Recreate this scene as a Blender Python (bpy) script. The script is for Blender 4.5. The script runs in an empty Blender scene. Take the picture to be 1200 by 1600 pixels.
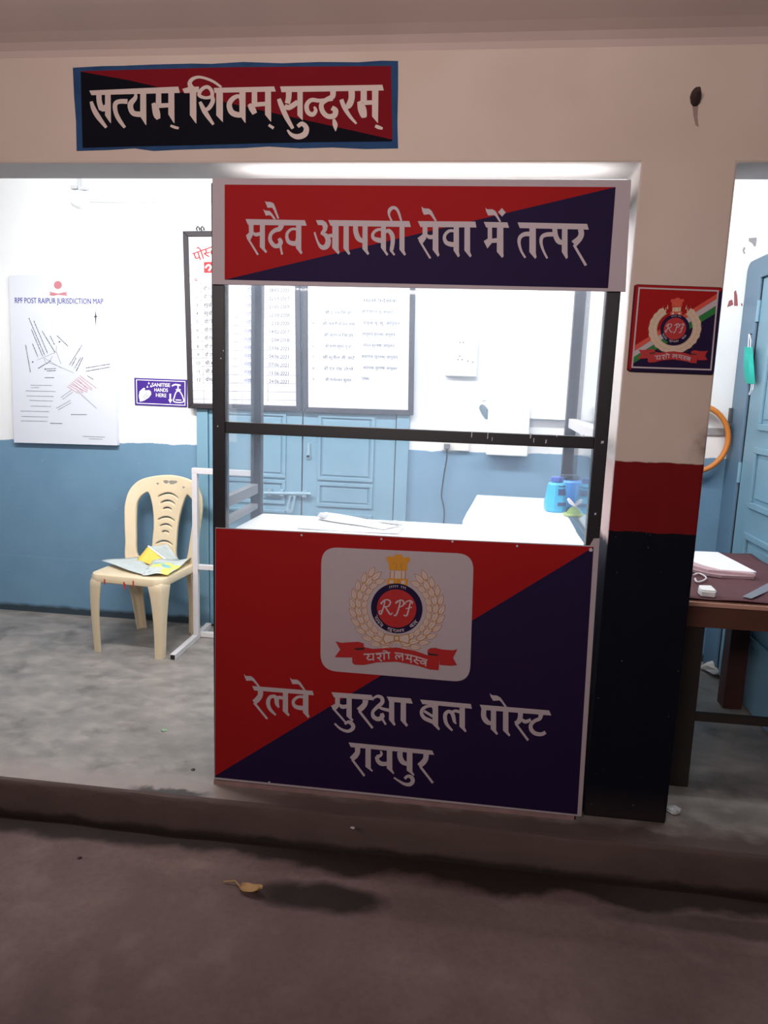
import bpy, bmesh, math, random
from mathutils import Vector, Matrix
random.seed(7)
S = bpy.context.scene
COL = S.collection
PI = math.pi
# ------------------------------------------------------------------ camera, world, lights, exposure
PITCH, ROLL, YAW = [math.radians(a) for a in (9.7069, 1.988, 6.7199)]
CAM = Vector((0.8506, -2.3332, 1.4071))
FPX = 1137.67
FW = Vector((-math.sin(YAW)*math.cos(PITCH), math.cos(YAW)*math.cos(PITCH), -math.sin(PITCH)))
_r = Vector((math.cos(YAW), math.sin(YAW), 0)); _u = _r.cross(FW)
RT = (_r*math.cos(ROLL) + _u*math.sin(ROLL)).normalized(); UP = RT.cross(FW)
cd = bpy.data.cameras.new('camera'); co = bpy.data.objects.new('camera', cd); COL.objects.link(co)
cd.sensor_fit = 'VERTICAL'; cd.sensor_height = 24; cd.lens = FPX/1600*24; cd.clip_start = 0.02
m4 = Matrix((RT, UP, -FW)).transposed().to_4x4(); m4.translation = CAM
co.matrix_world = m4
S.camera = co
S.view_settings.view_transform = 'Standard'; S.view_settings.look = 'None'
S.view_settings.exposure = 0.0; S.view_settings.gamma = 1
S.view_settings.use_curve_mapping = False
try:
    S.cycles.use_denoising = True; S.cycles.max_bounces = 10; S.cycles.transparent_max_bounces = 16
    S.cycles.caustics_reflective = False; S.cycles.caustics_refractive = False
except Exception: pass
W = bpy.data.worlds.new('night_sky'); S.world = W; W.use_nodes = True
W.node_tree.nodes['Background'].inputs[0].default_value = (0.95, 0.80, 0.85, 1)
W.node_tree.nodes['Background'].inputs[1].default_value = 0.05

def area(name, loc, target, sx, sy, power, col=(1, 1, 1), spread=PI):
    l = bpy.data.lights.new(name, 'AREA'); l.shape = 'RECTANGLE'; l.size = sx; l.size_y = sy
    l.energy = power; l.color = col; l.spread = spread
    o = bpy.data.objects.new(name, l); COL.objects.link(o); o.location = loc
    o.rotation_euler = (Vector(target)-Vector(loc)).to_track_quat('-Z', 'Y').to_euler()
    return o
# tube lights of the room (on the inside of the front beam) and the platform lamp behind the camera
TUBES = [((-0.75, 0.30, 2.32), 1.15, 36), ((1.95, 0.30, 2.32), 0.9, 16), ((0.62, 0.24, 2.32), 1.1, 18)]
for i, (p, L, e) in enumerate(TUBES):
    area('tube_light', (p[0], p[1]+.05, p[2]-.03), (p[0], p[1]+1.3, p[2]-1.15), L, .06, e, (1.0, 1.0, 1.0))
area('kiosk_light', (0.64, 0.10, 1.955), (0.64, 0.24, 1.0), 1.0, .05, 5, (1.0, 1.0, 1.0))
area('kiosk_light', (0.64, 0.10, 2.005), (0.64, 0.11, 2.3), 1.15, .03, 1.3)
area('platform_lamp', (0.1, -3.3, 2.36), (0.6, 0.2, 1.75), 1.3, .5, 37, (1.0, 0.87, 0.85), math.radians(125))

# ------------------------------------------------------------------ pixel rays cast onto real planes
def ray(x, y): return FW + RT*((x-600)/FPX) - UP*((y-800)/FPX)
def aty(x, y, Y): d = ray(x, y); return CAM + d*((Y-CAM.y)/d.y)
def atz(x, y, Z): d = ray(x, y); return CAM + d*((Z-CAM.z)/d.z)
def atx(x, y, X): d = ray(x, y); return CAM + d*((X-CAM.x)/d.x)

# ------------------------------------------------------------------ materials
MATS = {}
def lin(c):
    c = c/255.0
    return c/12.92 if c <= .04045 else ((c+.055)/1.055)**2.4
def mat(name, rgb, rough=.6, metal=0, var=0, scale=8, spec=.5, srgb=True, bump=0, rv=None):
    if name in MATS: return MATS[name]
    m = bpy.data.materials.new(name); m.use_nodes = True; nt = m.node_tree
    b = nt.nodes['Principled BSDF']
    c = tuple(lin(v) for v in rgb) if srgb else rgb
    b.inputs['Base Color'].default_value = (*c, 1); b.inputs['Roughness'].default_value = rough
    b.inputs['Metallic'].default_value = metal; b.inputs['Specular IOR Level'].default_value = spec
    if var or bump:
        tc = nt.nodes.new('ShaderNodeTexCoord'); n = nt.nodes.new('ShaderNodeTexNoise')
        n.inputs['Scale'].default_value = scale; n.inputs['Detail'].default_value = 6
        nt.links.new(tc.outputs['Object'], n.inputs['Vector'])
        if var:
            mx = nt.nodes.new('ShaderNodeMix'); mx.data_type = 'RGBA'
            mx.inputs[6].default_value = (*[v*(1-var) for v in c], 1)
            mx.inputs[7].default_value = (*[min(1, v*(1+var)) for v in c], 1)
            nt.links.new(n.outputs['Fac'], mx.inputs[0]); nt.links.new(mx.outputs[2], b.inputs['Base Color'])
        if bump:
            bp = nt.nodes.new('ShaderNodeBump'); bp.inputs['Strength'].default_value = bump; bp.inputs['Distance'].default_value = .01
            nt.links.new(n.outputs['Fac'], bp.inputs['Height']); nt.links.new(bp.outputs[0], b.inputs['Normal'])
    MATS[name] = m
    return m
def nodes(m): return m.node_tree.nodes, m.node_tree.links, m.node_tree.nodes['Principled BSDF']
def rgba(rgb): return (*[lin(v) for v in rgb], 1)
class NG:
    """tiny node-graph helper"""
    def __init__(s, m):
        s.m = m; s.nt = m.node_tree; s.b = s.nt.nodes['Principled BSDF']
        tc = s.nt.nodes.new('ShaderNodeTexCoord'); s.obj = tc.outputs['Object']
        sp = s.nt.nodes.new('ShaderNodeSeparateXYZ'); s.nt.links.new(s.obj, sp.inputs[0])
        s.x, s.y, s.z = sp.outputs
    def noise(s, scale, detail=5, stretch=None):
        n = s.nt.nodes.new('ShaderNodeTexNoise'); n.inputs['Scale'].default_value = scale; n.inputs['Detail'].default_value = detail
        v = s.obj
        if stretch:
            mp = s.nt.nodes.new('ShaderNodeMapping'); mp.inputs['Scale'].default_value = stretch
            s.nt.links.new(v, mp.inputs[0]); v = mp.outputs[0]
        s.nt.links.new(v, n.inputs['Vector']); return n.outputs['Fac']
    def put(s, sock, v):
        if isinstance(v, (int, float)): sock.default_value = v
        elif isinstance(v, tuple): sock.default_value = v
        else: s.nt.links.new(v, sock)
    def math(s, op, a, b=0.0, clamp=False):
        n = s.nt.nodes.new('ShaderNodeMath'); n.operation = op; n.use_clamp = clamp
        s.put(n.inputs[0], a); s.put(n.inputs[1], b); return n.outputs[0]
    def step(s, v, a, b):
        n = s.nt.nodes.new('ShaderNodeMapRange'); s.put(n.inputs[0], v); n.inputs[1].default_value = a; n.inputs[2].default_value = b
        return n.outputs[0]
    def mix(s, f, a, b):
        n = s.nt.nodes.new('ShaderNodeMix'); n.data_type = 'RGBA'
        s.put(n.inputs[0], f); s.put(n.inputs[6], a); s.put(n.inputs[7], b); return n.outputs[2]
    def bump(s, h, st=.3, d=.01):
        n = s.nt.nodes.new('ShaderNodeBump'); n.inputs['Strength'].default_value = st; n.inputs['Distance'].default_value = d
        s.nt.links.new(h, n.inputs['Height']); s.nt.links.new(n.outputs[0], s.b.inputs['Normal'])
    def color(s, c): s.put(s.b.inputs['Base Color'], c)

CREAM = rgba((203, 184, 172)); WHITE = rgba((238, 240, 240)); BLUE = rgba((96, 142, 172))
# front wall / pillar: cream paint with faint weathering; the pillar has hand painted red and navy bands
def front_mat(name, bands):
    m = mat(name, (200, 182, 168), .85); g = NG(m)
    n1, n2 = g.noise(3.0, 6), g.noise(40, 3)
    c = g.mix(n1, rgba((192, 172, 158)), rgba((212, 195, 184)))
    if bands:
        jit = g.math('MULTIPLY', g.math('SUBTRACT', g.noise(22, 3), .5), .012)
        zz = g.math('ADD', g.z, jit)
        red = g.mix(g.noise(6, 5), rgba((104, 18, 22)), rgba((122, 24, 27)))
        navy = g.mix(g.noise(7, 5), rgba((10, 12, 22)), rgba((17, 18, 30)))
        sp = g.step(g.noise(60, 2), .735, .76)
        navy = g.mix(g.math('MULTIPLY', sp, .5), navy, rgba((130, 130, 140)))
        # dirty rubbed patch low on the right corner of the cream
        dx = g.math('MULTIPLY', g.step(g.x, 1.50, 1.575), g.step(g.x, 1.70, 1.60)); dz = g.math('MULTIPLY', g.step(g.z, 1.36, 1.27), g.step(g.z, 1.19, 1.25))
        d = g.math('MULTIPLY', g.math('MULTIPLY', dx, dz), g.step(g.noise(14, 4), .38, .62))
        c = g.mix(g.math('MULTIPLY', d, .75), c, rgba((70, 55, 48)))
        c = g.mix(g.step(zz, 1.206, 1.203), c, red)
        c = g.mix(g.step(zz, .982, .979), c, navy)
        c = g.mix(g.math('MULTIPLY', g.step(zz, .10, .0), .35), c, rgba((70, 58, 52)))
    g.color(c); g.bump(n2, .15, .004); g.b.inputs['Specular IOR Level'].default_value = .12
    return m
M_FRONT = front_mat('cream wall paint', False); M_PILLAR = front_mat('banded pillar paint', True)
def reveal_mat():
    m = mat('lightened side and soffit paint', (215, 205, 200), .8); g = NG(m)
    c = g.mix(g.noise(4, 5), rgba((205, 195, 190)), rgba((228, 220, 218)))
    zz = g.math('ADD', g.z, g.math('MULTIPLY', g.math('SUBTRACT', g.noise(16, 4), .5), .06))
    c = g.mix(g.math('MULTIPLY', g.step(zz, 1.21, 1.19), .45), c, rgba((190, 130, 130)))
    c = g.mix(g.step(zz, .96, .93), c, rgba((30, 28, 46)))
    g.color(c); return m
M_REVEAL = reveal_mat()
def room_mat():
    m = mat('white over blue wall paint', (240, 240, 240), .55); g = NG(m)
    jit = g.math('MULTIPLY', g.math('SUBTRACT', g.noise(12, 5), .5), .03)
    zz = g.math('ADD', g.math('SUBTRACT', g.z, g.math('MULTIPLY', g.x, .018)), jit)
    white = g.mix(g.noise(2, 4), rgba((232, 235, 236)), rgba((244, 245, 246)))
    blue = g.mix(g.noise(5, 6), rgba((100, 138, 166)), rgba((120, 156, 182)))
    blue = g.mix(g.step(g.noise(60, 2, (1, 1, .4)), .76, .78), blue, rgba((170, 190, 205)))
    line = g.math('MULTIPLY', g.step(g.z, .322, .325), g.step(g.z, .332, .329))
    blue = g.mix(g.math('MULTIPLY', line, .4), blue, rgba((120, 160, 185)))
    blue = g.mix(g.step(g.math('ADD', g.z, jit), .035, .012), blue, rgba((52, 66, 76)))
    g.color(g.mix(g.step(zz, 1.063, 1.059), white, blue)); return m
M_ROOM = room_mat()
M_CEIL = mat('white ceiling paint', (236, 238, 238), .8)
def canopy_mat():
    m = mat('grimy canopy plaster', (180, 165, 155), .9); g = NG(m)
    g.color(g.mix(g.noise(2.5, 6), rgba((182, 160, 152)), rgba((204, 184, 175)))); return m
M_CANOPY = canopy_mat()
def floor_mat():
    m = mat('polished cement floor', (120, 115, 110), .45); g = NG(m)
    n1, n2, n3 = g.noise(4.2, 9, (1, 1.6, 1)), g.noise(13, 8, (1, 1.5, 1)), g.noise(60, 4)
    c = g.mix(g.step(n1, .2, .8), rgba((108, 105, 101)), rgba((158, 151, 145)))
    c = g.mix(g.math('MULTIPLY', g.step(n2, .45, .75), .45), c, rgba((178, 170, 162)))
    c = g.mix(g.math('MULTIPLY', g.step(g.noise(5, 8), .58, .68), .5), c, rgba((74, 72, 70)))
    # edge strip of the slab is browner cement, darker to the right
    e = g.step(g.math('ADD', g.y, g.math('MULTIPLY', g.math('SUBTRACT', n2, .5), .12)), .05, -.03)
    rightward = g.step(g.x, -.1, .35)
    e2 = g.math('MULTIPLY', e, rightward)
    c = g.mix(g.math('MULTIPLY', e, .55), c, rgba((168, 150, 142)))
    c = g.mix(g.math('MULTIPLY', e2, .8), c, rgba((80, 64, 58)))
    # broken lip of the step near the counter
    lx = g.math('MULTIPLY', g.step(g.x, -.30, -.24), g.step(g.x, .02, -.04))
    lip = g.math('MULTIPLY', lx, g.step(g.math('ADD', g.y, g.math('MULTIPLY', g.math('SUBTRACT', g.noise(18, 3), .5), .08)), -.055, -.075))
    c = g.mix(lip, c, rgba((54, 42, 40)))
    g.color(c); g.put(g.b.inputs['Roughness'], g.step(n2, -.2, 1.4)); g.bump(n3, .12, .003); return m
M_FLOOR = floor_mat()
def kerb_mat():
    m = mat('stained kerb cement', (95, 80, 74), .9); g = NG(m)
    c = g.mix(g.noise(5, 8, (1, 1, 2)), rgba((72, 57, 53)), rgba((100, 83, 77)))
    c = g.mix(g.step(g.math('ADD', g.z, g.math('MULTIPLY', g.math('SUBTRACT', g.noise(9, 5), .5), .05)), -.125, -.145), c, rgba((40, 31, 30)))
    g.color(c); g.bump(g.noise(30, 5), .5, .006); return m
M_KERB = kerb_mat()
def ground_mat():
    m = mat('rough cement road', (120, 102, 98), .9); g = NG(m)
    n1, n2, n3 = g.noise(2.2, 8), g.noise(9, 6), g.noise(90, 4)
    c = g.mix(g.step(n1, .28, .72), rgba((98, 80, 77)), rgba((126, 106, 102)))
    c = g.mix(g.math('MULTIPLY', g.step(g.noise(55, 5), .35, .75), .35), c, rgba((84, 68, 66)))
    c = g.mix(g.math('MULTIPLY', g.step(n2, .55, .8), .4), c, rgba((136, 118, 113)))
    jit = g.math('MULTIPLY', g.math('SUBTRACT', g.noise(4.5, 5), .5), .22)
    wet1 = g.step(g.math('ADD', g.y, jit), -.225, -.185)          # wet run along the kerb
    dx = g.math('DIVIDE', g.math('SUBTRACT', g.x, .46), .21); dy = g.math('DIVIDE', g.math('SUBTRACT', g.y, -.345), .075)
    jd = g.math('MULTIPLY', g.math('SUBTRACT', g.noise(8, 4), .5), 1.4)
    r2 = g.math('ADD', g.math('ADD', g.math('MULTIPLY', dx, dx), g.math('MULTIPLY', dy, dy)), jd)
    wet2 = g.step(r2, 1.15, .45)                                  # wet patch beside the leaf
    dx3 = g.math('DIVIDE', g.math('SUBTRACT', g.x, 1.7), .45); dy3 = g.math('DIVIDE', g.math('SUBTRACT', g.y, -.27), .05)
    wet3 = g.math('MULTIPLY', g.step(g.math('ADD', g.math('ADD', g.math('MULTIPLY', dx3, dx3), g.math('MULTIPLY', dy3, dy3)), jd), 1.1, .4), .6)
    w = g.math('MAXIMUM', g.math('MAXIMUM', wet1, wet2), wet3)
    c = g.mix(g.math('MULTIPLY', w, .86), c, rgba((30, 22, 22)))
    g.color(c); g.put(g.b.inputs['Roughness'], g.mix(w, (.9, .9, .9, 1), (.6, .6, .6, 1)))
    g.put(g.b.inputs['Specular IOR Level'], .25)
    g.bump(n3, .25, .004); return m
M_GROUND = ground_mat()
M_VINYL = mat('white vinyl', (178, 165, 170), .7, spec=.12, var=.04, scale=30)
M_RED = mat('red print', (154, 23, 25), .7, spec=.12, var=.10, scale=3); M_NAVY = mat('navy print', (34, 21, 56), .7, spec=.12, var=.10, scale=3)
M_LETTER = mat('letter print', (186, 172, 176), .7, spec=.12)
M_BLACK = mat('black painted steel', (34, 32, 36), .4, var=.25, scale=25)
M_SCRATCH = mat('bare scratch', (190, 190, 195), .6)
M_COUNTER = mat('white laminate', (236, 240, 240), .3)
M_STEEL = mat('white painted tube', (214, 210, 212), .45, var=.06, scale=30)
M_ALU = mat('dusty grey rail', (112, 114, 118), .5)
M_DOOR = mat('blue door enamel', (120, 158, 178), .42, var=.08, scale=5)
M_DOOR2 = mat('darker blue frame enamel', (92, 122, 146), .42, var=.08, scale=5)
M_DARK = mat('dark gap', (12, 16, 24), .8)
M_FRAME = mat('dark brown frame', (40, 34, 40), .6)
M_PAPER = mat('white board sheet', (226, 229, 234), .5)
M_PURPLE = mat('purple print', (62, 30, 130), .5); M_WPRINT = mat('white print', (245, 242, 250), .5)
M_CHAIR = mat('cream moulded plastic', (222, 204, 172), .35, var=.05, scale=12)
M_INK = mat('dark ink', (40, 38, 60), .7); M_BLUEINK = mat('blue ink', (46, 40, 140), .7); M_GREYINK = mat('faint grey ink', (120, 120, 135), .7)
M_REDINK = mat('red ink', (205, 20, 30), .6); M_PINKINK = mat('faded red ink', (190, 120, 130), .7)
M_GOLD = mat('gold print', (176, 122, 50), .5); M_CREAMP = mat('cream print', (198, 178, 170), .55); M_AMBER = mat('amber print', (205, 140, 34), .5)
M_CRED = mat('emblem red print', (172, 30, 32), .5); M_DRED = mat('dark red fold print', (58, 18, 20), .6)
M_CREST = mat('cream emblem paint', (205, 182, 160), .6)
M_GREEN = mat('green paint', (20, 110, 45), .6); M_SAFF = mat('saffron paint', (205, 70, 52), .6)
M_PLASTIC = mat('white plastic', (235, 236, 236), .4)
M_CORD = mat('dark cord', (36, 44, 56), .5)
def glass_mat(nm, h0, h1):
    m = bpy.data.materials.new(nm); m.use_nodes = True; nt = m.node_tree
    nt.nodes.remove(nt.nodes['Principled BSDF']); out = nt.nodes['Material Output']
    t = nt.nodes.new('ShaderNodeBsdfTransparent'); tl = nt.nodes.new('ShaderNodeBsdfTranslucent'); tl.inputs[0].default_value = (.72, .82, 1, 1)
    gl = nt.nodes.new('ShaderNodeBsdfGlossy'); gl.inputs['Roughness'].default_value = .02
    fr = nt.nodes.new('ShaderNodeFresnel'); bf_ = nt.nodes.new('ShaderNodeNewGeometry'); mi = nt.nodes.new('ShaderNodeMapRange'); mi.inputs[3].default_value = 1.22; mi.inputs[4].default_value = 1/1.22
    nt.links.new(bf_.outputs['Backfacing'], mi.inputs[0]); nt.links.new(mi.outputs[0], fr.inputs[0])
    m1 = nt.nodes.new('ShaderNodeMixShader'); m2 = nt.nodes.new('ShaderNodeMixShader')
    tc = nt.nodes.new('ShaderNodeTexCoord'); n = nt.nodes.new('ShaderNodeTexNoise'); n.inputs['Scale'].default_value = 4; n.inputs['Detail'].default_value = 7
    mr = nt.nodes.new('ShaderNodeMapRange'); mr.inputs[3].default_value = h0; mr.inputs[4].default_value = h1
    nt.links.new(tc.outputs['Object'], n.inputs['Vector']); nt.links.new(n.outputs['Fac'], mr.inputs[0])
    nt.links.new(mr.outputs[0], m1.inputs[0]); nt.links.new(t.outputs[0], m1.inputs[1]); nt.links.new(tl.outputs[0], m1.inputs[2])
    nt.links.new(fr.outputs[0], m2.inputs[0]); nt.links.new(m1.outputs[0], m2.inputs[1]); nt.links.new(gl.outputs[0], m2.inputs[2])
    nt.links.new(m2.outputs[0], out.inputs[0]); return m
M_GLASS = glass_mat('dusty glass', .06, .13); M_GLASS2 = glass_mat('clearer side glass', .03, .07)
def emit(name, c, s):
    m = bpy.data.materials.new(name); m.use_nodes = True; b = m.node_tree.nodes['Principled BSDF']
    b.inputs['Emission Color'].default_value = (*c, 1); b.inputs['Emission Strength'].default_value = s; return m
M_TUBE = emit('lit tube', (.95, .98, 1), 8)

# ------------------------------------------------------------------ object helpers
def tag(o, label=None, cat=None, group=None, kind=None):
    if label: o['label'] = label
    if cat: o['category'] = cat
    if group: o['group'] = group
    if kind: o['kind'] = kind
    return o
def thing(name, label, cat, loc=(0, 0, 0), rz=0, group=None):
    o = bpy.data.objects.new(name, None); COL.objects.link(o); o.empty_display_size = .05
    o.location = loc; o.rotation_euler = (0, 0, rz)
    return tag(o, label, cat, group)
class MB:
    def __init__(s): s.v = []; s.f = []; s.mi = []; s.cur = 0
    def add(s, vs, fs):
        b = len(s.v); s.v += [tuple(v) for v in vs]; s.f += [tuple(i+b for i in f) for f in fs]; s.mi += [s.cur]*len(fs); return s
    def box(s, a, b):
        x0, y0, z0 = a; x1, y1, z1 = b
        return s.add([(x0, y0, z0), (x1, y0, z0), (x1, y1, z0), (x0, y1, z0), (x0, y0, z1), (x1, y0, z1), (x1, y1, z1), (x0, y1, z1)],
                     [(0, 3, 2, 1), (4, 5, 6, 7), (0, 1, 5, 4), (1, 2, 6, 5), (2, 3, 7, 6), (3, 0, 4, 7)])
    def prism(s, poly, d):
        """poly: list of 3D points, d: extrusion vector"""
        n = len(poly); d = Vector(d); P = [Vector(p) for p in poly]
        return s.add(P+[p+d for p in P], [tuple(range(n)), tuple(range(2*n-1, n-1, -1))]+[(i, i+n, (i+1) % n+n, (i+1) % n) for i in range(n)])
    def poly(s, pts): return s.add(pts, [tuple(range(len(pts)))])
    def tube(s, pts, r, n=10, closed=False, square=False):
        P = [Vector(p) for p in pts]; m = len(P); rings = []
        rr = r if isinstance(r, (list, tuple)) else [r]*m
        ref = None
        for i, p in enumerate(P):
            if closed: t = (P[(i+1) % m]-P[i-1]).normalized()
            else: t = (P[min(i+1, m-1)]-P[max(i-1, 0)]).normalized()
            if ref is None: ref = Vector((0, 0, 1)) if abs(t.z) < .9 else Vector((1, 0, 0))
            a = (ref-t*ref.dot(t)).normalized(); ref = a; b = t.cross(a)
            rings.append([p+(a*math.cos(2*PI*(k+.5)/n)+b*math.sin(2*PI*(k+.5)/n))*rr[i] for k in range(n)])
        vs = [v for q in rings for v in q]; fs = []
        for i in range(m if closed else m-1):
            j = (i+1) % m
            for k in range(n): fs.append((i*n+k, i*n+(k+1) % n, j*n+(k+1) % n, j*n+k))
        if not closed: fs += [tuple(range(n-1, -1, -1)), tuple((m-1)*n+k for k in range(n))]
        return s.add(vs, fs)
    def loft(s, rings, cap=True):
        n = len(rings[0]); vs = [v for q in rings for v in q]; fs = []
        for i in range(len(rings)-1):
            for k in range(n): fs.append((i*n+k, i*n+(k+1) % n, (i+1)*n+(k+1) % n, (i+1)*n+k))
        if cap: fs += [tuple(range(n-1, -1, -1)), tuple((len(rings)-1)*n+k for k in range(n))]
        return s.add(vs, fs)
    def build(s, name, material, parent=None, bevel=0, smooth=False, fixn=True):
        me = bpy.data.meshes.new(name); me.from_pydata(s.v, [], s.f)
        for mm in (material if isinstance(material, (list, tuple)) else [material]): me.materials.append(mm)
        for p, i in zip(me.polygons, s.mi): p.material_index = i
        if fixn:
            bm = bmesh.new(); bm.from_mesh(me); bmesh.ops.recalc_face_normals(bm, faces=bm.faces); bm.to_mesh(me); bm.free()
        o = bpy.data.objects.new(name, me); COL.objects.link(o)
        if bevel:
            bv = o.modifiers.new('bevel', 'BEVEL'); bv.width = bevel; bv.segments = 2; bv.limit_method = 'ANGLE'
        if smooth:
            for p in me.polygons: p.use_smooth = True
            try: me.set_sharp_from_angle(angle=math.radians(38))
            except Exception: pass
        if parent is not None: o.parent = parent
        return o
def struct(o): o['kind'] = 'structure'; return o
def box(name, a, b, m, parent=None, bevel=0): return MB().box(a, b).build(name, m, parent, bevel)
def rel(o):   # parent offset of a thing standing unrotated at its location
    return o
def smooth_path(pts, n=6, closed=False):
    P = [tuple(p) for p in pts]
    if len(P) < 3 and not closed: return P
    out = []; m = len(P); D = len(P[0])
    for i in range(m if closed else m-1):
        if closed: p0, p1, p2, p3 = P[i-1], P[i], P[(i+1) % m], P[(i+2) % m]
        else: p0, p1, p2, p3 = P[max(i-1, 0)], P[i], P[i+1], P[min(i+2, m-1)]
        for k in range(n):
            t = k/n
            out.append(tuple(.5*((2*p1[d])+(-p0[d]+p2[d])*t+(2*p0[d]-5*p1[d]+4*p2[d]-p3[d])*t*t+(-p0[d]+3*p1[d]-3*p2[d]+p3[d])*t*t*t) for d in range(D)))
    if not closed: out.append(P[-1])
    return out
def stroke2d(pts, n=6, closed=False):
    """variable width brush stroke -> quads in 2D: (verts, faces)"""
    P = smooth_path(pts, n, closed); m = len(P); vs = []; fs = []
    for i, (x, y, w) in enumerate(P):
        if closed: a, b = P[i-1], P[(i+1) % m]
        else: a, b = P[max(i-1, 0)], P[min(i+1, m-1)]
        dx, dy = b[0]-a[0], b[1]-a[1]; L = math.hypot(dx, dy) or 1
        nx, ny = -dy/L*w/2, dx/L*w/2
        vs += [(x+nx, y+ny), (x-nx, y-ny)]
    for i in range(m if closed else m-1):
        j = (i+1) % m; fs.append((2*i, 2*i+1, 2*j+1, 2*j))
    return vs, fs
def ink(mb, shapes, fn):
    """shapes: ('p',poly) filled outline, ('s',stroke) open brush stroke, ('c',stroke) closed stroke; fn maps 2D -> 3D"""
    for i, (k, pts) in enumerate(shapes):      # every stroke lies a hair over the one before, like laid paint
        up = Vector((0, -1.2e-5*(i+1), 0))
        if k == 'p': mb.poly([fn(x, y)+up for x, y in pts])
        else:
            vs, fs = stroke2d(pts, 6, k == 'c'); mb.add([fn(x, y)+up-Vector((0, 1.5e-6*(j//2), 0)) for j, (x, y) in enumerate(vs)], fs)
    return mb
def H(*p): return ('p', list(p))
def st(x0, x1, y0, yb, yr, tx, ty):
    """stem with a slanted pen tail at the foot"""
    return ('p', [(x0, y0), (x1, y0), (x1, yr), (tx+3, ty-7), (tx-7, ty+4), (x0-1, yb)])
def pt(x0, x1, y0, yl, tx, ty): return ('p', [(x0, y0), (x1, y0), (tx, ty), (tx-7, ty-6), (x0, yl)])
def s(*p): return ('s', list(p))
def c(*p): return ('c', list(p))
def dashes(mb, fn, x0, y0, x1, y1, h, seed):
    """a row of unreadably small print, as little ink bars"""
    rnd = random.Random(seed); L = math.hypot(x1-x0, y1-y0); t = 0; ux, uy = (x1-x0)/L, (y1-y0)/L
    while t < L:
        w = rnd.uniform(.8, 2.6)*h; e = min(L, t+w)
        a = (x0+ux*t, y0+uy*t); b = (x0+ux*e, y0+uy*e); nx, ny = -uy*h/2, ux*h/2
        mb.poly([fn(a[0]+nx, a[1]+ny), fn(b[0]+nx, b[1]+ny), fn(b[0]-nx, b[1]-ny), fn(a[0]-nx, a[1]-ny)])
        t = e+rnd.uniform(.35, .8)*h

# ------------------------------------------------------------------ small typeset text (built-in font, glyph by glyph)
_gc = {}
def glyph(ch):
    if ch in _gc: return _gc[ch]
    def mesh(t):
        cu = bpy.data.curves.new('t', 'FONT'); cu.body = t; cu.size = 1; cu.resolution_u = 3
        o = bpy.data.objects.new('t', cu); COL.objects.link(o)
        dg = bpy.context.evaluated_depsgraph_get(); me = bpy.data.meshes.new_from_object(o.evaluated_get(dg))
        v = [(q.co.x, q.co.y) for q in me.vertices]; f = [tuple(p.vertices) for p in me.polygons]
        bpy.data.objects.remove(o); bpy.data.curves.remove(cu); bpy.data.meshes.remove(me); return v, f
    v, f = mesh(ch)
    v0, _ = mesh('।'); v1, _ = mesh(ch+'।')
    adv = max(x for x, y in v1)-max(x for x, y in v0)
    _gc[ch] = (v, f, adv); return _gc[ch]
def typeset(text):
    """-> list of (verts, faces), width. Reorders the short i vowel, halves consonants before a virama"""
    out = []; x = 0.0; i = 0; T = list(text)
    cons = lambda q: 'क' <= q <= 'ह'
    k = 0; seq = []
    while k < len(T):
        if cons(T[k]):
            cl = [T[k]]; k += 1
            while k+1 < len(T) and T[k] == '्' and cons(T[k+1]): cl += ['्', T[k+1]]; k += 2
            if k < len(T) and T[k] == 'ि': seq.append(('g', 'ि')); k += 1
            j = 0
            while j < len(cl):
                half = j+1 < len(cl)
                if half and cl[j+2] == 'र' and j+3 >= len(cl):
                    seq.append(('r', cl[j])); j += 3; continue
                seq.append(('h' if half else 'g', cl[j])); j += 2
        else: seq.append(('g', T[k])); k += 1
    for kind, ch in seq:
        if ch == ' ': x += .26; continue
        v, f, a = glyph(ch)
        if kind == 'h':
            bm = bmesh.new(); bv = [bm.verts.new((p[0], p[1], 0)) for p in v]
            for q in f:
                try: bm.faces.new([bv[t] for t in q])
                except Exception: pass
            bmesh.ops.bisect_plane(bm, geom=bm.verts[:]+bm.edges[:]+bm.faces[:], plane_co=(a-.17, 0, 0), plane_no=(1, 0, 0), clear_outer=True)
            bm.verts.index_update(); v = [(q.co.x, q.co.y) for q in bm.verts]; f = [tuple(q.index for q in p.verts) for p in bm.faces]; bm.free(); a -= .17
        out.append(([(p[0]+x, p[1]) for p in v], f))
        if kind == 'r':
            sv, sf = stroke2d([(a-.14, .26, .07), (a-.33, .06, .07)]); out.append(([(p[0]+x, p[1]) for p in sv], sf))
        x += a
    return out, x
def write(mb, text, org, size, wid=None, right=Vector((1, 0, 0)), up=Vector((0, 0, 1)), center=False):
    """text with its baseline start at org; wid squeezes the line to a given width"""
    gl, w = typeset(text); k = size; kx = size if wid is None else wid/max(w, .01)
    o = Vector(org)-(right*(w*kx/2) if center else Vector((0, 0, 0)))
    for b_ in (0, 1):      # a second pass a hair aside gives the bold weight of the print
        for v, f in gl: mb.add([o+right*((x+.03*b_)*kx)+up*((y+.012*b_)*k)+Vector((0, -2e-5*b_, 0)) for x, y in v], f)

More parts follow.
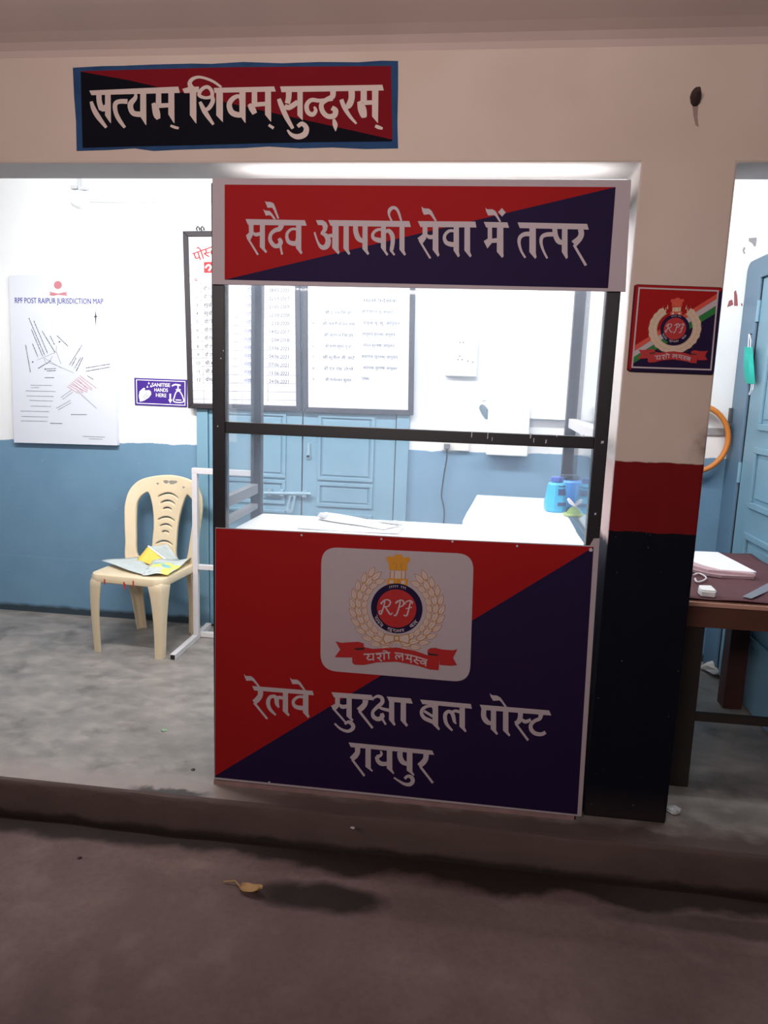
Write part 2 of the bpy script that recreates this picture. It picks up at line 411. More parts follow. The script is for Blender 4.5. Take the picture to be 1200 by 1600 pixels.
# ================================================================== SETTING
ZF, ZG = -.02, -.155
YF, YI, YB, XR, XL, ZL, ZC = .03, .21, 1.67, 2.2, -2.7, 2.086, 2.85
PX0, PX1 = 1.298, 1.571
fl = MB()
fl.box((XL-1.2, -.09, ZF-.3), (XR+1.2, YB+.1, ZF)); struct(fl.build('floor', M_FLOOR))
kb = MB()
N = 60; prof = lambda x: .004*math.sin(x*9)+.003*math.sin(x*23+1)
ring = []
for i in range(N+1):
    x = XL-1.2+(XR+2.4-XL)*i/N; d = prof(x)
    ring.append([(x, -.09, ZF-.0002), (x, -.102+d, ZF-.003), (x, -.109+d, ZF-.012), (x, -.112+d*.5, ZG-.02), (x, -.09, ZG-.02)])
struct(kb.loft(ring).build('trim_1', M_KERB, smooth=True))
g = MB(); g.box((-5, -7, ZG-.1), (6, -.09, ZG)); struct(g.build('ground', M_GROUND))
wf = MB()      # beam and pillar are one plastered piece
xa, xb, zt0 = XL-1.2, XR+1.2, ZC+.1
lo = [(xa, ZF), (XL, ZF), (XL, ZL), (PX0, ZL), (PX0, ZF), (PX1, ZF), (PX1, ZL), (XR, ZL), (XR, ZF), (xb, ZF)]
up_ = [(xb, zt0), (XR, zt0), (PX1, zt0), (PX0, zt0), (XL, zt0), (xa, zt0)]
o_ = lo+up_; n_ = len(o_)
V = [(x, YF, z) for x, z in o_]+[(x, YI, z) for x, z in o_]
for q in ((0, 1, 2, 14, 15), (2, 3, 13, 14), (3, 4, 5, 6, 12, 13), (6, 7, 11, 12), (7, 8, 9, 10, 11)): wf.mi += [0, 0]; wf.f += [q, tuple(i+n_ for i in reversed(q))]
for i in range(n_):
    wf.f.append((i, i+n_, (i+1) % n_+n_, (i+1) % n_)); wf.mi.append(1 if i in (1, 2, 3, 5, 6, 7) else 0)  # beam underside takes the lighter side paint, standing in for light on it
wf.v = V
struct(wf.build('wall_front', [M_PILLAR, M_REVEAL], bevel=.007))
wb = MB(); wb.box((XL-.1, YB, ZF), (XR+.1, YB+.1, ZC)); struct(wb.build('wall_back', M_ROOM))
wr = MB(); wr.box((XR, YI, ZF), (XR+.1, YB, ZC)); struct(wr.build('wall_right', M_ROOM))
wl = MB(); wl.box((XL-.1, YI, ZF), (XL, YB, ZC)); struct(wl.build('wall_left', M_ROOM))
ce = MB(); ce.box((XL-.1, YI, ZC), (XR+.1, YB+.1, ZC+.1)); struct(ce.build('ceiling', M_CEIL))
cn = MB()
ring = []
for x in (-5, 6):
    ring.append([(x, YF, 2.40), (x, YF-.006, 2.418), (x, YF-.022, 2.436), (x, YF-.05, 2.454), (x, YF-.12, 2.492), (x, YF-.5, 2.72), (x, YF-.62, 2.76), (x, -7, 2.80), (x, -7, 2.92), (x, YF, 2.92)])
struct(cn.loft(ring).build('canopy', M_CANOPY, smooth=False))

# back door (double leaf) ------------------------------------------------
def panel(mb, x0, x1, z0, z1, y, d=.012, w=.018):
    """a raised field inside a moulded recess, facing -y"""
    mb.box((x0, y-d, z0), (x1, y, z0+w)); mb.box((x0, y-d, z1-w), (x1, y, z1)); mb.box((x0, y-d, z0+w), (x0+w, y, z1-w)); mb.box((x1-w, y-d, z0+w), (x1, y, z1-w))
    mb.box((x0+w*1.6, y-d*.6, z0+w*1.6), (x1-w*1.6, y, z1-w*1.6))
DZ = 2.16
d1 = thing('door_1', None, None); d1['kind'] = 'structure'
mb = MB(); mb.box((-.70, YB-.03, ZF), (-.635, YB, DZ)); mb.box((.435, YB-.03, ZF), (.505, YB, DZ)); mb.box((-.70, YB-.03, DZ-.07), (.505, YB, DZ))
mb.build('door_frame', M_DOOR, d1, .003)
for x0, x1 in ((-.632, -.093), (-.087, .430)):
    mb = MB(); mb.box((x0, YB-.018, ZF+.01), (x1, YB, DZ-.075))
    a, b = (x0+.09, x1-.09) if x0 < -.3 else (x0+.085, x1-.115)
    for z0, z1 in ((1.30, 2.0), (.885, 1.25), (.735, .872), (.35, .70), (.08, .31)): panel(mb, a, b, z0, z1, YB-.018)
    mb.build('door_leaf', M_DOOR, d1, .002)
mb = MB(); mb.box((-.0935, YB-.019, ZF+.01), (-.0865, YB-.002, DZ-.08)); mb.box((.430, YB-.022, ZF+.01), (.4345, YB-.002, DZ-.08)); mb.build('door_gap', M_DARK, d1)
M_LATCH = mat('light blue latch metal', (150, 180, 196), .4, metal=.2)
mb = MB(); mb.tube([(-.30, YB-.045, .797), (-.03, YB-.045, .807)], .009, 10)
for x in (-.27, -.2, -.07): mb.box((x-.012, YB-.05, .785), (x+.012, YB-.018, .82))
mb.build('bolt', M_LATCH, d1)
mb = MB(); h = [(-.125, .80), (-.165, .70)]
o1 = [(-.145+.022*math.cos(a), .745+.062*math.sin(a)) for a in [2*PI*i/20 for i in range(20)]]
ring = []
hp = lambda u, v: (-.145+u*.95+v*.22, v*.98-u*.22+.748)
ring = lambda hw, hh, y: [(hp(hw*max(-1, min(1, 1.5*math.cos(t_))), hh*math.sin(t_))[0], y, hp(hw*max(-1, min(1, 1.5*math.cos(t_))), hh*math.sin(t_))[1]) for t_ in [2*PI*i/24 for i in range(24)]]
yl = YB-.046; mb.loft([ring(.020, .062, yl), ring(.020, .062, yl+.004), ring(.008, .040, yl+.004), ring(.008, .040, yl), ring(.020, .062, yl)], cap=False); mb.tube([(-.142, YB-.045, .80), (-.142, YB-.02, .80)], .006, 8)
mb.build('hasp', M_LATCH, d1)
mb = MB(); mb.box((-.062, YB-.03, 1.0), (-.045, YB-.018, 1.085)); mb.box((-.066, YB-.03, 1.005), (-.04, YB-.018, 1.02)); mb.build('lock_plate', M_LATCH, d1)

# side door on the right wall ------------------------------------------------
d2 = thing('door_2', None, None); d2['kind'] = 'structure'
X = XR
yo, yi, zt = YB-.002, 1.475, 2.085; r = .05
out = [(yo, ZF)]+[(yo-r+r*math.cos(a), zt-r+r*math.sin(a)) for a in [PI/2*i/8 for i in range(9)]]+[(.40, zt), (.40, ZF), (.50, ZF), (.50, zt-.10), (yi, zt-.10), (yi, ZF)]
mb = MB(); mb.prism([(X-.028, a, b) for a, b in out], (.028, 0, 0)); mb.build('door_frame', M_DOOR2, d2, .004)
mb = MB(); mb.box((X-.016, .505, ZF+.01), (X, yi-.012, zt-.105))
def panelx(mb, y0, y1, z0, z1, x, d=.014, w=.03):
    mb.box((x-d, y0, z0), (x, y1, z0+w)); mb.box((x-d, y0, z1-w), (x, y1, z1)); mb.box((x-d, y0, z0+w), (x, y0+w, z1-w)); mb.box((x-d, y1-w, z0+w), (x, y1, z1-w))
    mb.box((x-d*.5, y0+w*1.7, z0+w*1.7), (x, y1-w*1.7, z1-w*1.7))
for z0, z1 in ((1.27, 1.90), (.90, 1.19), (.30, .78)): panelx(mb, .62, 1.30, z0, z1, X-.016)
mb.build('door_leaf', M_DOOR, d2, .003)
mb = MB(); mb.box((X-.017, yi-.012, ZF+.01), (X-.001, yi, zt-.10)); mb.build('door_gap', M_DARK, d2)
for zz in (1.86, 1.22, .98): pass
mb = MB(); 
for zz in (1.83, 1.05): mb.tube([(X-.022, yi-.006, zz-.05), (X-.022, yi-.006, zz+.05)], .009, 8)
mb.build('hinge', M_DOOR, d2)

# inside tube fixtures ------------------------------------------------
for (p, L, e), lb in zip(TUBES, ('tube light over the left opening on the inside of the front beam', 'tube light over the desk on the inside of the front beam', 'tube light over the glass counter on the inside of the front beam')):
    t = thing('tube_light', lb, 'lamp', p, 0, 'tube lights inside the room')
    MB().box((-L/2-.03, -.09, -.03), (L/2+.03, -.01, .03)).build('batten', M_PLASTIC, t, .004)
    MB().tube([(-L/2, .012, -.01), (L/2, .012, -.01)], .013, 12).build('glowing_tube', M_TUBE, t, smooth=True)
t = thing('platform_light', 'strip light under the canopy lighting the front wall', 'lamp', (.1, -3.3, 2.40))
MB().box((-.66, -.12, .0), (.66, .12, .04)).build('housing', M_PLASTIC, t); MB().box((-.008, -.008, .04), (.008, .008, .39)).build('hanger', M_PLASTIC, t)

# ================================================================== GLASS COUNTER KIOSK
HC = .905
k = thing('counter_kiosk', 'black framed glass enquiry counter with white top standing in the opening', 'counter', (0, 0, ZF))
def kbox(name, a, b, m, bevel=0): return box(name, (a[0], a[1], a[2]-ZF), (b[0], b[1], b[2]-ZF), m, k, bevel)
KW = 1.272
kbox('post', (-.006, .0, ZF), (.038, .042, 2.02), M_BLACK, .003)
kbox('post', (1.226, .0, ZF), (1.268, .042, 2.02), M_BLACK, .003)
kbox('post', (.005, .385, ZF), (.045, .425, 2.02), M_BLACK, .003)
PRX, PRY = aty(904, 500, 1.02).x, 1.02
kbox('post', (PRX-.024, PRY-.022, ZF), (PRX+.022, PRY+.022, 2.02), M_BLACK, .003)
kbox('front_rail', (.038, .002, 1.240), (1.226, .04, 1.277), M_BLACK, .002)
kbox('top_rail', (.038, .002, 1.98), (1.226, .04, 2.02), M_BLACK, .002)
for x0 in (.006,):
    kbox('side_rail', (x0, .042, .985), (x0+.03, .385, 1.022), M_ALU, .002)
    kbox('side_rail', (x0, .042, .925), (x0+.03, .385, .945), M_ALU, .002)
    kbox('side_rail', (x0, .042, 1.98), (x0+.03, .385, 2.02), M_BLACK, .002)
mb = MB(); mb.prism([(1.268, .042, 1.258-ZF), (PRX+.018, PRY-.022, 1.258-ZF), (PRX-.012, PRY-.022, 1.258-ZF), (1.238, .042, 1.258-ZF)], (0, 0, .04)); mb.build('side_rail', M_STEEL, k, .002)
mb = MB(); mb.prism([(1.268, .042, 1.98-ZF), (PRX+.018, PRY-.022, 1.98-ZF), (PRX-.012, PRY-.022, 1.98-ZF), (1.238, .042, 1.98-ZF)], (0, 0, .04)); mb.build('side_rail', M_BLACK, k, .002)
kbox('glass_pane', (.038, .016, 1.277), (1.226, .020, 1.98), M_GLASS)
kbox('glass_pane', (.038, .016, HC+.0), (1.226, .020, 1.240), M_GLASS)
kbox('glass_pane', (.018, .042, 1.022), (.021, .385, 1.98), M_GLASS2)
mb = MB(); mb.prism([(1.262, .042, HC-ZF), (PRX+.008, PRY-.022, HC-ZF), (PRX+.012, PRY-.022, HC-ZF), (1.266, .042, HC-ZF)], (0, 0, 1.06)); mb.build('glass_pane', M_GLASS2, k)
mb = MB(); mb.prism([(.04, .0, HC-.025-ZF), (1.25, .0, HC-.025-ZF), (1.25, .40, HC-.025-ZF), (.05, .40, HC-.025-ZF)], (0, 0, .025)); mb.build('counter_top', M_COUNTER, k, .003)
kbox('front_panel', (.0, .012, .0), (1.262, .024, HC-.028), M_COUNTER)
kbox('side_panel', (.006, .042, .0), (.016, .385, HC-.028), M_COUNTER); kbox('side_panel', (1.24, .042, .0), (1.25, .385, HC-.028), M_COUNTER)
mb = MB(); mb.box((-.006, -.004, ZF-ZF), (1.262, .012, -.004-ZF)); mb.build('base_strip', mat('paint smeared base strip', (150, 120, 116), .8, var=.4, scale=18), k)
# scratches and paint specks on the black steel
mb = MB()
for (x, y, w, h) in [(737, 679, 1.6, 9), (762, 681, 1.4, 10), (769, 686, 1, 6), (829, 681, 2, 8), (834, 688, 1.2, 7), (853, 690, 2, 6), (870, 681, 1.6, 3), (941, 691, 4, 4), (912, 681, 1.2, 4), (930, 803, 2.6, 3.4), (345, 560, 2, 2), (340, 666, 2, 2.4), (349, 548, 1.4, 2)]:
    a = aty(x, y, -.0006); q = 2.3/FPX
    mb.poly([a+Vector((dx*w*q/2, 0, dz*h*q/2)) for dx, dz in ((-1, -1.1), (1, -.8), (1.2, 1), (-.7, 1))])
for v in range(len(mb.v)): mb.v[v] = (mb.v[v][0], mb.v[v][1], mb.v[v][2]-ZF)
mb.build('scratch', M_SCRATCH, k)
kl = thing('kiosk_light', 'slim strip lamp fixed under the top rail behind the header sign', 'lamp', (.64, .065, 1.985))
MB().box((-.5, -.022, -.022), (.5, .022, .02)).build('batten', M_PLASTIC, kl)
MB().tube([(-.48, 0, -.03), (.48, 0, -.03)], .008, 10).build('glowing_tube', M_TUBE, kl)

# white side counter running back on the right -----------------------------
sc_ = thing('side_counter', 'white side counter running back from the glass kiosk to the blue wall', 'counter', (.875, .405, ZF))
a, b, d = .0, .37, .70
o_ = Vector((.875, .405, ZF)); e_ = [atz(x, y, HC)-o_ for x, y in ((745, 773), (738, 786), (729, 801), (723, 813))]; e_[-1].y = max(.0, e_[-1].y)
mb = MB(); mb.prism([tuple(q) for q in e_]+[(e_[-1].x, .0, HC-ZF), (.378, .0, HC-ZF), (.402, e_[0].y, HC-ZF)], (0, 0, -.03)); mb.build('worktop', M_COUNTER, sc_, .003)
MB().box((a+.01, .01, 0), (a+.028, d-.01, HC-.03-ZF)).build('side_panel', M_COUNTER, sc_)
MB().box((a+.01, d-.03, 0), (b-.01, d-.012, HC-.03-ZF)).build('end_panel', M_COUNTER, sc_)
MB().box((b-.028, .01, 0), (b-.01, d-.03, HC-.03-ZF)).build('side_panel', M_COUNTER, sc_)

# ================================================================== SIGN WRITING (traced brush strokes, in sheet pixels)
def sheet(ox, oy, sc): return lambda x, y: (ox+x/sc, oy+y/sc)
def flat(fn, Y): return lambda x, y: aty(*fn(x, y), Y)
T_SADAIV = [H((58, 138), (456, 146), (468, 183), (75, 177)),
 H((80, 176), (112, 176), (112, 222), (106, 250), (88, 284), (60, 250), (82, 228)), s((70, 260, 13), (142, 378, 13)), s((104, 226, 12), (126, 242, 24), (160, 236, 24)), st(155, 188, 175, 325, 335, 201, 363),
 s((300, 176, 36), (286, 204, 32), (256, 214, 28), (228, 240, 24), (224, 280, 26), (250, 316, 28), (280, 316, 30), (294, 292, 30), (282, 268, 22)), s((292, 322, 18), (298, 350, 13), (304, 376, 15)),
 H((187, 17), (197, 23), (226, 24), (245, 32), (254, 48), (284, 134), (273, 137), (246, 76), (236, 62), (206, 63), (197, 40)), H((177, 72), (190, 82), (218, 83), (234, 98), (262, 138), (247, 140), (230, 118), (220, 112), (194, 116)),
 c((404, 212, 16), (368, 206, 18), (340, 230, 20), (336, 264, 22), (352, 294, 28), (396, 300, 32), (402, 260, 10)), st(397, 432, 175, 332, 345, 437, 371),
 H((612, 145), (1155, 152), (1166, 192), (628, 184)), H((530, 146), (575, 146), (598, 160), (610, 184), (604, 206), (576, 196), (572, 180), (543, 178)), s((592, 186, 30), (588, 212, 28), (566, 232, 14)), s((562, 232, 14), (596, 248, 30), (612, 280, 36), (602, 318, 38), (572, 328, 30), (544, 296, 15), (520, 226, 12)), s((600, 268, 18), (622, 250, 24), (650, 252, 22)),
 st(640, 682, 184, 332, 342, 686, 371), st(715, 750, 186, 335, 345, 757, 376), s((795, 184, 32), (798, 228, 34), (816, 270, 34), (850, 288, 26)), st(842, 876, 186, 338, 348, 884, 376),
 c((972, 214, 18), (938, 212, 20), (912, 236, 20), (914, 264, 24), (942, 278, 32), (978, 276, 32)), st(966, 999, 188, 330, 350, 1012, 381), s((994, 230, 14), (1016, 216, 26), (1040, 246, 30), (1044, 292, 28), (1036, 346, 26)), s((1030, 344, 18), (1056, 380, 12)),
 s((1038, 152, 12), (1020, 112, 14), (1024, 78, 24), (1050, 62, 22), (1078, 82, 18), (1102, 152, 13)), st(1090, 1123, 188, 342, 352, 1130, 381)]
T_SEVA = [H((53, 147), (425, 150), (432, 188), (70, 185)), H((84, 184), (115, 184), (115, 228), (106, 262), (84, 292), (50, 258), (84, 232)), s((62, 268, 13), (134, 388, 13)), s((104, 232, 14), (128, 250, 26), (156, 246, 26)), st(150, 186, 184, 332, 340, 190, 374),
 H((77, 52), (90, 64), (126, 67), (142, 80), (176, 145), (164, 148), (140, 114), (128, 102), (92, 106), (82, 82)),
 c((294, 216, 16), (258, 210, 20), (230, 234, 20), (226, 264, 22), (244, 290, 28), (290, 296, 30), (294, 256, 10)), st(285, 319, 186, 336, 346, 321, 378), st(355, 391, 186, 336, 346, 398, 378),
 H((480, 152), (632, 155), (643, 190), (495, 188)), H((505, 186), (533, 186), (533, 260), (570, 256), (570, 286), (532, 288), (503, 324), (479, 276), (505, 260)), st(565, 606, 186, 345, 352, 605, 381),
 H((490, 60), (502, 71), (534, 70), (556, 82), (592, 150), (580, 153), (558, 118), (546, 108), (508, 111), (496, 86)), H((597, 62), (622, 92), (597, 118), (572, 88)),
 H((698, 155), (1148, 165), (1158, 202), (712, 192)), s((780, 230, 30), (742, 232, 28), (714, 252, 24), (708, 288, 20), (722, 340, 15), (748, 384, 13)), st(775, 816, 192, 346, 354, 818, 387),
 s((942, 232, 28), (886, 234, 28), (856, 250, 24), (850, 286, 20), (864, 336, 15), (890, 388, 13)), s((938, 196, 32), (944, 240, 32), (962, 276, 34), (990, 288, 28)), st(985, 1021, 196, 346, 354, 1020, 389),
 s((1106, 200, 36), (1110, 232, 36), (1096, 262, 38), (1062, 294, 46)), s((1062, 300, 16), (1140, 434, 17))]
T_REL = [H((100, 132), (490, 163), (498, 192), (112, 160)), s((152, 160, 34), (152, 190, 34), (136, 216, 36), (112, 238, 34)), s((112, 240, 15), (197, 345, 13)), H((45, 54), (58, 67), (92, 68), (110, 82), (150, 135), (138, 138), (110, 106), (98, 96), (62, 98), (53, 78)),
 s((252, 320, 12), (214, 280, 22), (202, 240, 26), (212, 208, 24), (238, 198, 22), (256, 214, 28), (260, 246, 26), (272, 272, 10)), s((254, 216, 14), (274, 206, 22), (305, 212, 20)), st(298, 331, 176, 294, 302, 340, 324),
 c((436, 208, 16), (400, 202, 18), (370, 222, 20), (366, 248, 20), (386, 268, 26), (432, 272, 28), (438, 240, 8)), st(428, 463, 188, 302, 312, 468, 336), H((343, 76), (355, 89), (390, 91), (408, 104), (445, 158), (433, 160), (408, 130), (398, 120), (360, 119), (351, 100))]
T_SUR = [H((612, 172), (872, 190), (886, 224), (628, 205)), H((970, 200), (1125, 212), (1137, 246), (985, 233)), H((636, 204), (666, 206), (666, 250), (656, 272), (636, 290), (608, 262), (636, 246)), s((620, 272, 14), (706, 370, 12)), s((660, 250, 14), (682, 266, 26), (716, 262, 24)), st(710, 743, 208, 326, 338, 752, 358),
 s((698, 378, 14), (724, 364, 22), (750, 384, 26), (748, 408, 26), (716, 424, 20), (670, 408, 15), (632, 374, 11)), s((832, 222, 36), (828, 248, 34), (808, 272, 36), (786, 290, 34)), s((790, 292, 16), (878, 404, 15)),
 s((882, 212, 14), (908, 198, 18), (936, 208, 24), (940, 238, 26), (908, 268, 24), (880, 298, 20), (884, 330, 26), (914, 346, 28), (940, 330, 30), (936, 308, 22)), s((940, 344, 16), (964, 382, 12)), s((908, 262, 14), (940, 278, 18), (990, 290, 22)), st(985, 1018, 232, 350, 360, 1024, 386), st(1060, 1094, 240, 354, 364, 1104, 392)]
T_BAL = [H((82, 115), (478, 150), (487, 187), (100, 150)), c((186, 182, 18), (150, 166, 22), (108, 184, 26), (92, 216, 26), (110, 254, 30), (150, 276, 32), (192, 282, 30)), s((112, 204, 20), (186, 250, 22)), st(180, 223, 158, 308, 318, 234, 352),
 s((334, 358, 15), (292, 310, 26), (278, 268, 30), (280, 228, 30), (304, 208, 26), (330, 220, 30), (342, 248, 30), (350, 284, 24), (364, 306, 8)), s((330, 212, 18), (360, 204, 24), (396, 214, 22)), st(390, 432, 180, 326, 336, 442, 367),
 H((548, 155), (1090, 200), (1107, 240), (565, 195)), H((625, 67), (645, 81), (682, 84), (710, 100), (760, 170), (742, 173), (716, 134), (702, 122), (652, 125), (636, 96)), s((580, 192, 40), (580, 250, 40), (606, 290, 38), (642, 304, 26)), st(635, 676, 196, 346, 356, 688, 388), st(730, 772, 204, 356, 366, 784, 400),
 s((866, 210, 40), (864, 252, 38), (850, 288, 38), (822, 300, 28)), s((828, 302, 18), (926, 434, 18)), s((872, 268, 22), (905, 288, 30), (948, 272, 24)), s((1026, 230, 38), (1016, 264, 30), (980, 280, 28), (948, 312, 30), (952, 352, 32), (984, 380, 32), (1030, 386, 30), (1062, 370, 28))]
T_RAI = [H((110, 75), (1090, 170), (1112, 222), (135, 130)), s((214, 136, 62), (214, 190, 60), (184, 236, 66), (142, 272, 58)), s((152, 276, 26), (296, 468, 26)), st(308, 370, 140, 360, 376, 392, 415),
 s((486, 174, 18), (496, 212, 30), (468, 236, 40), (436, 240, 36)), s((440, 240, 44), (452, 290, 46), (494, 324, 52), (566, 326, 46)), st(558, 622, 168, 378, 392, 642, 442), s((712, 186, 62), (714, 246, 62), (744, 304, 58), (802, 332, 42)), st(792, 858, 186, 404, 416, 880, 462),
 s((766, 500, 34), (804, 470, 36), (846, 484, 46), (862, 528, 48), (830, 566, 46), (764, 562, 34), (700, 526, 24), (640, 488, 18)), s((1018, 212, 64), (1014, 262, 62), (984, 310, 66), (934, 350, 58)), s((950, 358, 28), (1098, 550, 26))]
T_SATYAM = [H((37, 122), (300, 110), (575, 98), (585, 136), (300, 143), (50, 150)), s((95, 146, 32), (98, 192, 32), (112, 236, 34)), s((48, 188, 18), (62, 230, 28), (90, 280, 30), (140, 346, 17)), s((98, 218, 24), (122, 232, 34), (152, 206, 28)), pt(132, 166, 138, 272, 168, 320),
 s((268, 188, 30), (220, 188, 28), (194, 204, 28), (196, 250, 26), (216, 296, 26), (252, 346, 17)), s((318, 140, 14), (314, 168, 26), (288, 200, 34), (288, 232, 32), (306, 260, 32), (350, 266, 34)), pt(345, 381, 138, 278, 382, 332),
 s((456, 138, 32), (456, 210, 34)), s((422, 198, 20), (436, 228, 40), (446, 270, 42), (456, 294, 24)), s((452, 214, 28), (524, 210, 26)), pt(515, 551, 134, 266, 552, 320), s((528, 334, 14), (554, 344, 17), (578, 350, 14))]
T_SHIVAM = [H((600, 112), (640, 100), (700, 98), (700, 132), (612, 138)), H((790, 106), (1155, 97), (1165, 128), (795, 136)), pt(645, 684, 130, 270, 685, 322), s((660, 112, 34), (644, 80, 26), (662, 52, 22), (708, 41, 16), (780, 64, 16), (836, 102, 14)),
 c((702, 150, 22), (716, 116, 22), (750, 100, 22), (776, 122, 22), (778, 156, 22), (740, 166, 18)), s((776, 150, 24), (784, 186, 26), (762, 226, 26), (738, 240, 20)), s((706, 190, 18), (736, 250, 30), (788, 328, 15)), pt(805, 845, 130, 272, 845, 313),
 c((950, 164, 22), (912, 166, 28), (884, 204, 32), (896, 250, 34), (932, 268, 34), (962, 258, 28)), pt(945, 982, 132, 268, 982, 319), s((1036, 130, 32), (1036, 210, 34)), s((1003, 204, 20), (1020, 228, 38), (1038, 262, 30)), s((1032, 208, 28), (1108, 202, 26)), pt(1100, 1136, 128, 268, 1137, 311), s((1122, 330, 16), (1152, 350, 18))]
T_SUNDAR = [H((105, 150), (1065, 135), (1078, 188), (120, 205)), s((188, 196, 54), (186, 256, 52), (174, 310, 50)), s((94, 266, 36), (116, 326, 46), (164, 436, 46), (226, 546, 30)), s((150, 330, 40), (190, 348, 50), (272, 296, 46)), pt(268, 318, 190, 420, 318, 470),
 s((270, 526, 34), (312, 500, 42), (352, 540, 48), (336, 598, 56), (272, 622, 50), (212, 602, 34), (174, 558, 16)), s((600, 268, 34), (480, 284, 36), (400, 278, 40), (356, 324, 42), (366, 390, 44), (412, 414, 42), (440, 376, 34), (424, 340, 18)),
 s((602, 196, 54), (596, 246, 50), (540, 276, 44), (494, 318, 44), (504, 384, 46), (552, 430, 46), (612, 424, 52), (626, 376, 50), (590, 350, 44)), s((608, 456, 22), (622, 510, 46), (626, 570, 6)), s((776, 188, 60), (776, 262, 58), (752, 326, 58), (716, 352, 30)), s((680, 272, 38), (706, 342, 42), (760, 430, 32), (822, 500, 20)),
 s((890, 188, 58), (890, 300, 58)), s((846, 290, 36), (872, 356, 78), (890, 424, 60), (894, 444, 36)), s((886, 304, 44), (984, 300, 40)), pt(968, 1028, 188, 432, 1024, 495), s((998, 520, 28), (1030, 534, 34), (1068, 546, 22))]
SH_A, SH_B = sheet(370, 310, 4.2857), sheet(640, 310, 4.138)
SH_C, SH_D, SH_E = sheet(370, 1040, 4.138), sheet(640, 1070, 5), sheet(530, 1150, 7.5)
SH_F, SH_G = sheet(130, 110, 3.871), sheet(420, 110, 6)
ID = lambda x, y: (x, y)

# hand painted sign on the beam ------------------------------------------------
ps = thing('painted_sign', 'blue bordered hand painted red and black motto panel on the beam', 'sign', (0, YF, 0))
def onwall(Y): return lambda x, y: aty(x, y, Y)-Vector((0, YF, 0))
mb = MB(); rnd = random.Random(3)
out = [(114, 106), (160, 103.5), (190, 103), (240, 101), (300, 99.5), (330, 100), (380, 97), (440, 99), (500, 97), (560, 97.5), (596, 95), (622, 95.5), (622, 140), (621, 190), (622, 232), (570, 233), (520, 230.5), (470, 232), (420, 229), (380, 231.5), (330, 232.5), (280, 234), (240, 236), (210, 232), (170, 234.5), (120, 236), (119, 190), (116, 150)]
mb.prism([onwall(YF)(x, y) for x, y in out], (0, -.0012, 0)); mb.build('blue_border', mat('faded blue paint', (42, 70, 108), .85, spec=.1, var=.4, scale=14), ps)
mb = MB(); ink(mb, [H((127, 111), (360, 105), (611, 103), (613, 219), (560, 207), (400, 171), (260, 140), (127, 112))], onwall(YF-.0018)); mb.build('red_field', mat('dark red sign paint', (118, 20, 30), .85, spec=.1, var=.12, scale=6), ps)
mb = MB(); ink(mb, [H((126, 112), (200, 125), (260, 139), (400, 170.5), (560, 206), (613, 218), (612, 221), (500, 222), (400, 224), (300, 227), (200, 229), (129, 231))], onwall(YF-.0020)); mb.build('black_field', mat('black sign paint', (15, 15, 24), .85, spec=.1, var=.2, scale=6), ps)
M_PLET = mat('white sign paint', (200, 180, 172), .6)
mb = MB(); ink(mb, T_SATYAM+T_SHIVAM, lambda x, y: onwall(YF-.0026)(*SH_F(x, y))); ink(mb, T_SUNDAR, lambda x, y: onwall(YF-.0026)(*SH_G(x, y))); mb.build('lettering', M_PLET, ps)

# header sign over the kiosk ------------------------------------------------
hs = thing('header_sign', 'red and navy header board with white border above the counter glass', 'sign', (0, 0, 0))
YH = -.012
mb = MB(); mb.prism([aty(x, y, YH) for x, y in ((331.7, 278.4), (986.3, 281), (977.5, 455.5), (331.7, 444))], (0, .010, 0)); mb.build('board', M_VINYL, hs)
mb = MB(); ink(mb, [H((351, 288.4), (962, 292.3), (950.2, 450.0), (351, 436.8))], flat(ID, YH-.0005)); mb.build('red_field', M_RED, hs)
mb = MB(); ink(mb, [H((351, 437), (962, 292.3), (950, 450.3))], flat(ID, YH-.0007)); mb.build('navy_field', M_NAVY, hs)
mb = MB(); ink(mb, T_SADAIV, flat(SH_A, YH-.001)); ink(mb, T_SEVA, flat(SH_B, YH-.001)); mb.build('lettering', M_LETTER, hs)

# front banner ------------------------------------------------
fb = thing('front_banner', 'large red and navy banner with emblem covering the counter front', 'banner', (0, 0, 0))
YP = -.010
mb = MB(); mb.prism([aty(x, y, YP) for x, y in ((336.5, 824.5), (500, 832), (700, 843), (922, 853), (928, 842), (937, 841.5), (908.5, 1276), (335.5, 1217.5))], (0, .0055, 0)); mb.build('vinyl_sheet', M_VINYL, fb)
mb = MB(); ink(mb, [H((337, 825.5), (500, 833), (700, 844), (927, 854.5), (914, 1063), (620, 1242), (336, 1214))], flat(ID, YP-.0004)); mb.build('red_field', M_RED, fb)
mb = MB(); ink(mb, [H((927.5, 854.8), (902, 1272.5), (620, 1243), (336, 1214.5), (336, 1212.3))], flat(ID, YP-.0006)); mb.build('navy_field', M_NAVY, fb)
mb = MB(); ink(mb, T_REL+T_SUR, flat(SH_C, YP-.001)); ink(mb, T_BAL, flat(SH_D, YP-.001)); mb.build('lettering', M_LETTER, fb)
mb = MB(); ink(mb, T_RAI, flat(SH_E, YP-.001)); o = mb.build('lettering', M_LETTER, fb)
for x, y in ((596, 842), (471.5, 836), (707, 846), (808, 853), (923, 859), (421, 1222)):
    a = aty(x, y, YP); mb = MB(); mb.tube([a, a+Vector((0, -.003, 0))], .0036 if x < 900 else .006, 8); mb.build('screw', M_SCRATCH, fb)
for nm, x, y, w, h, mm in (('paint_smear', 572, 1240, 40, 5, M_RED), ('paint_smear', 750, 1261, 60, 6, M_RED)): pass

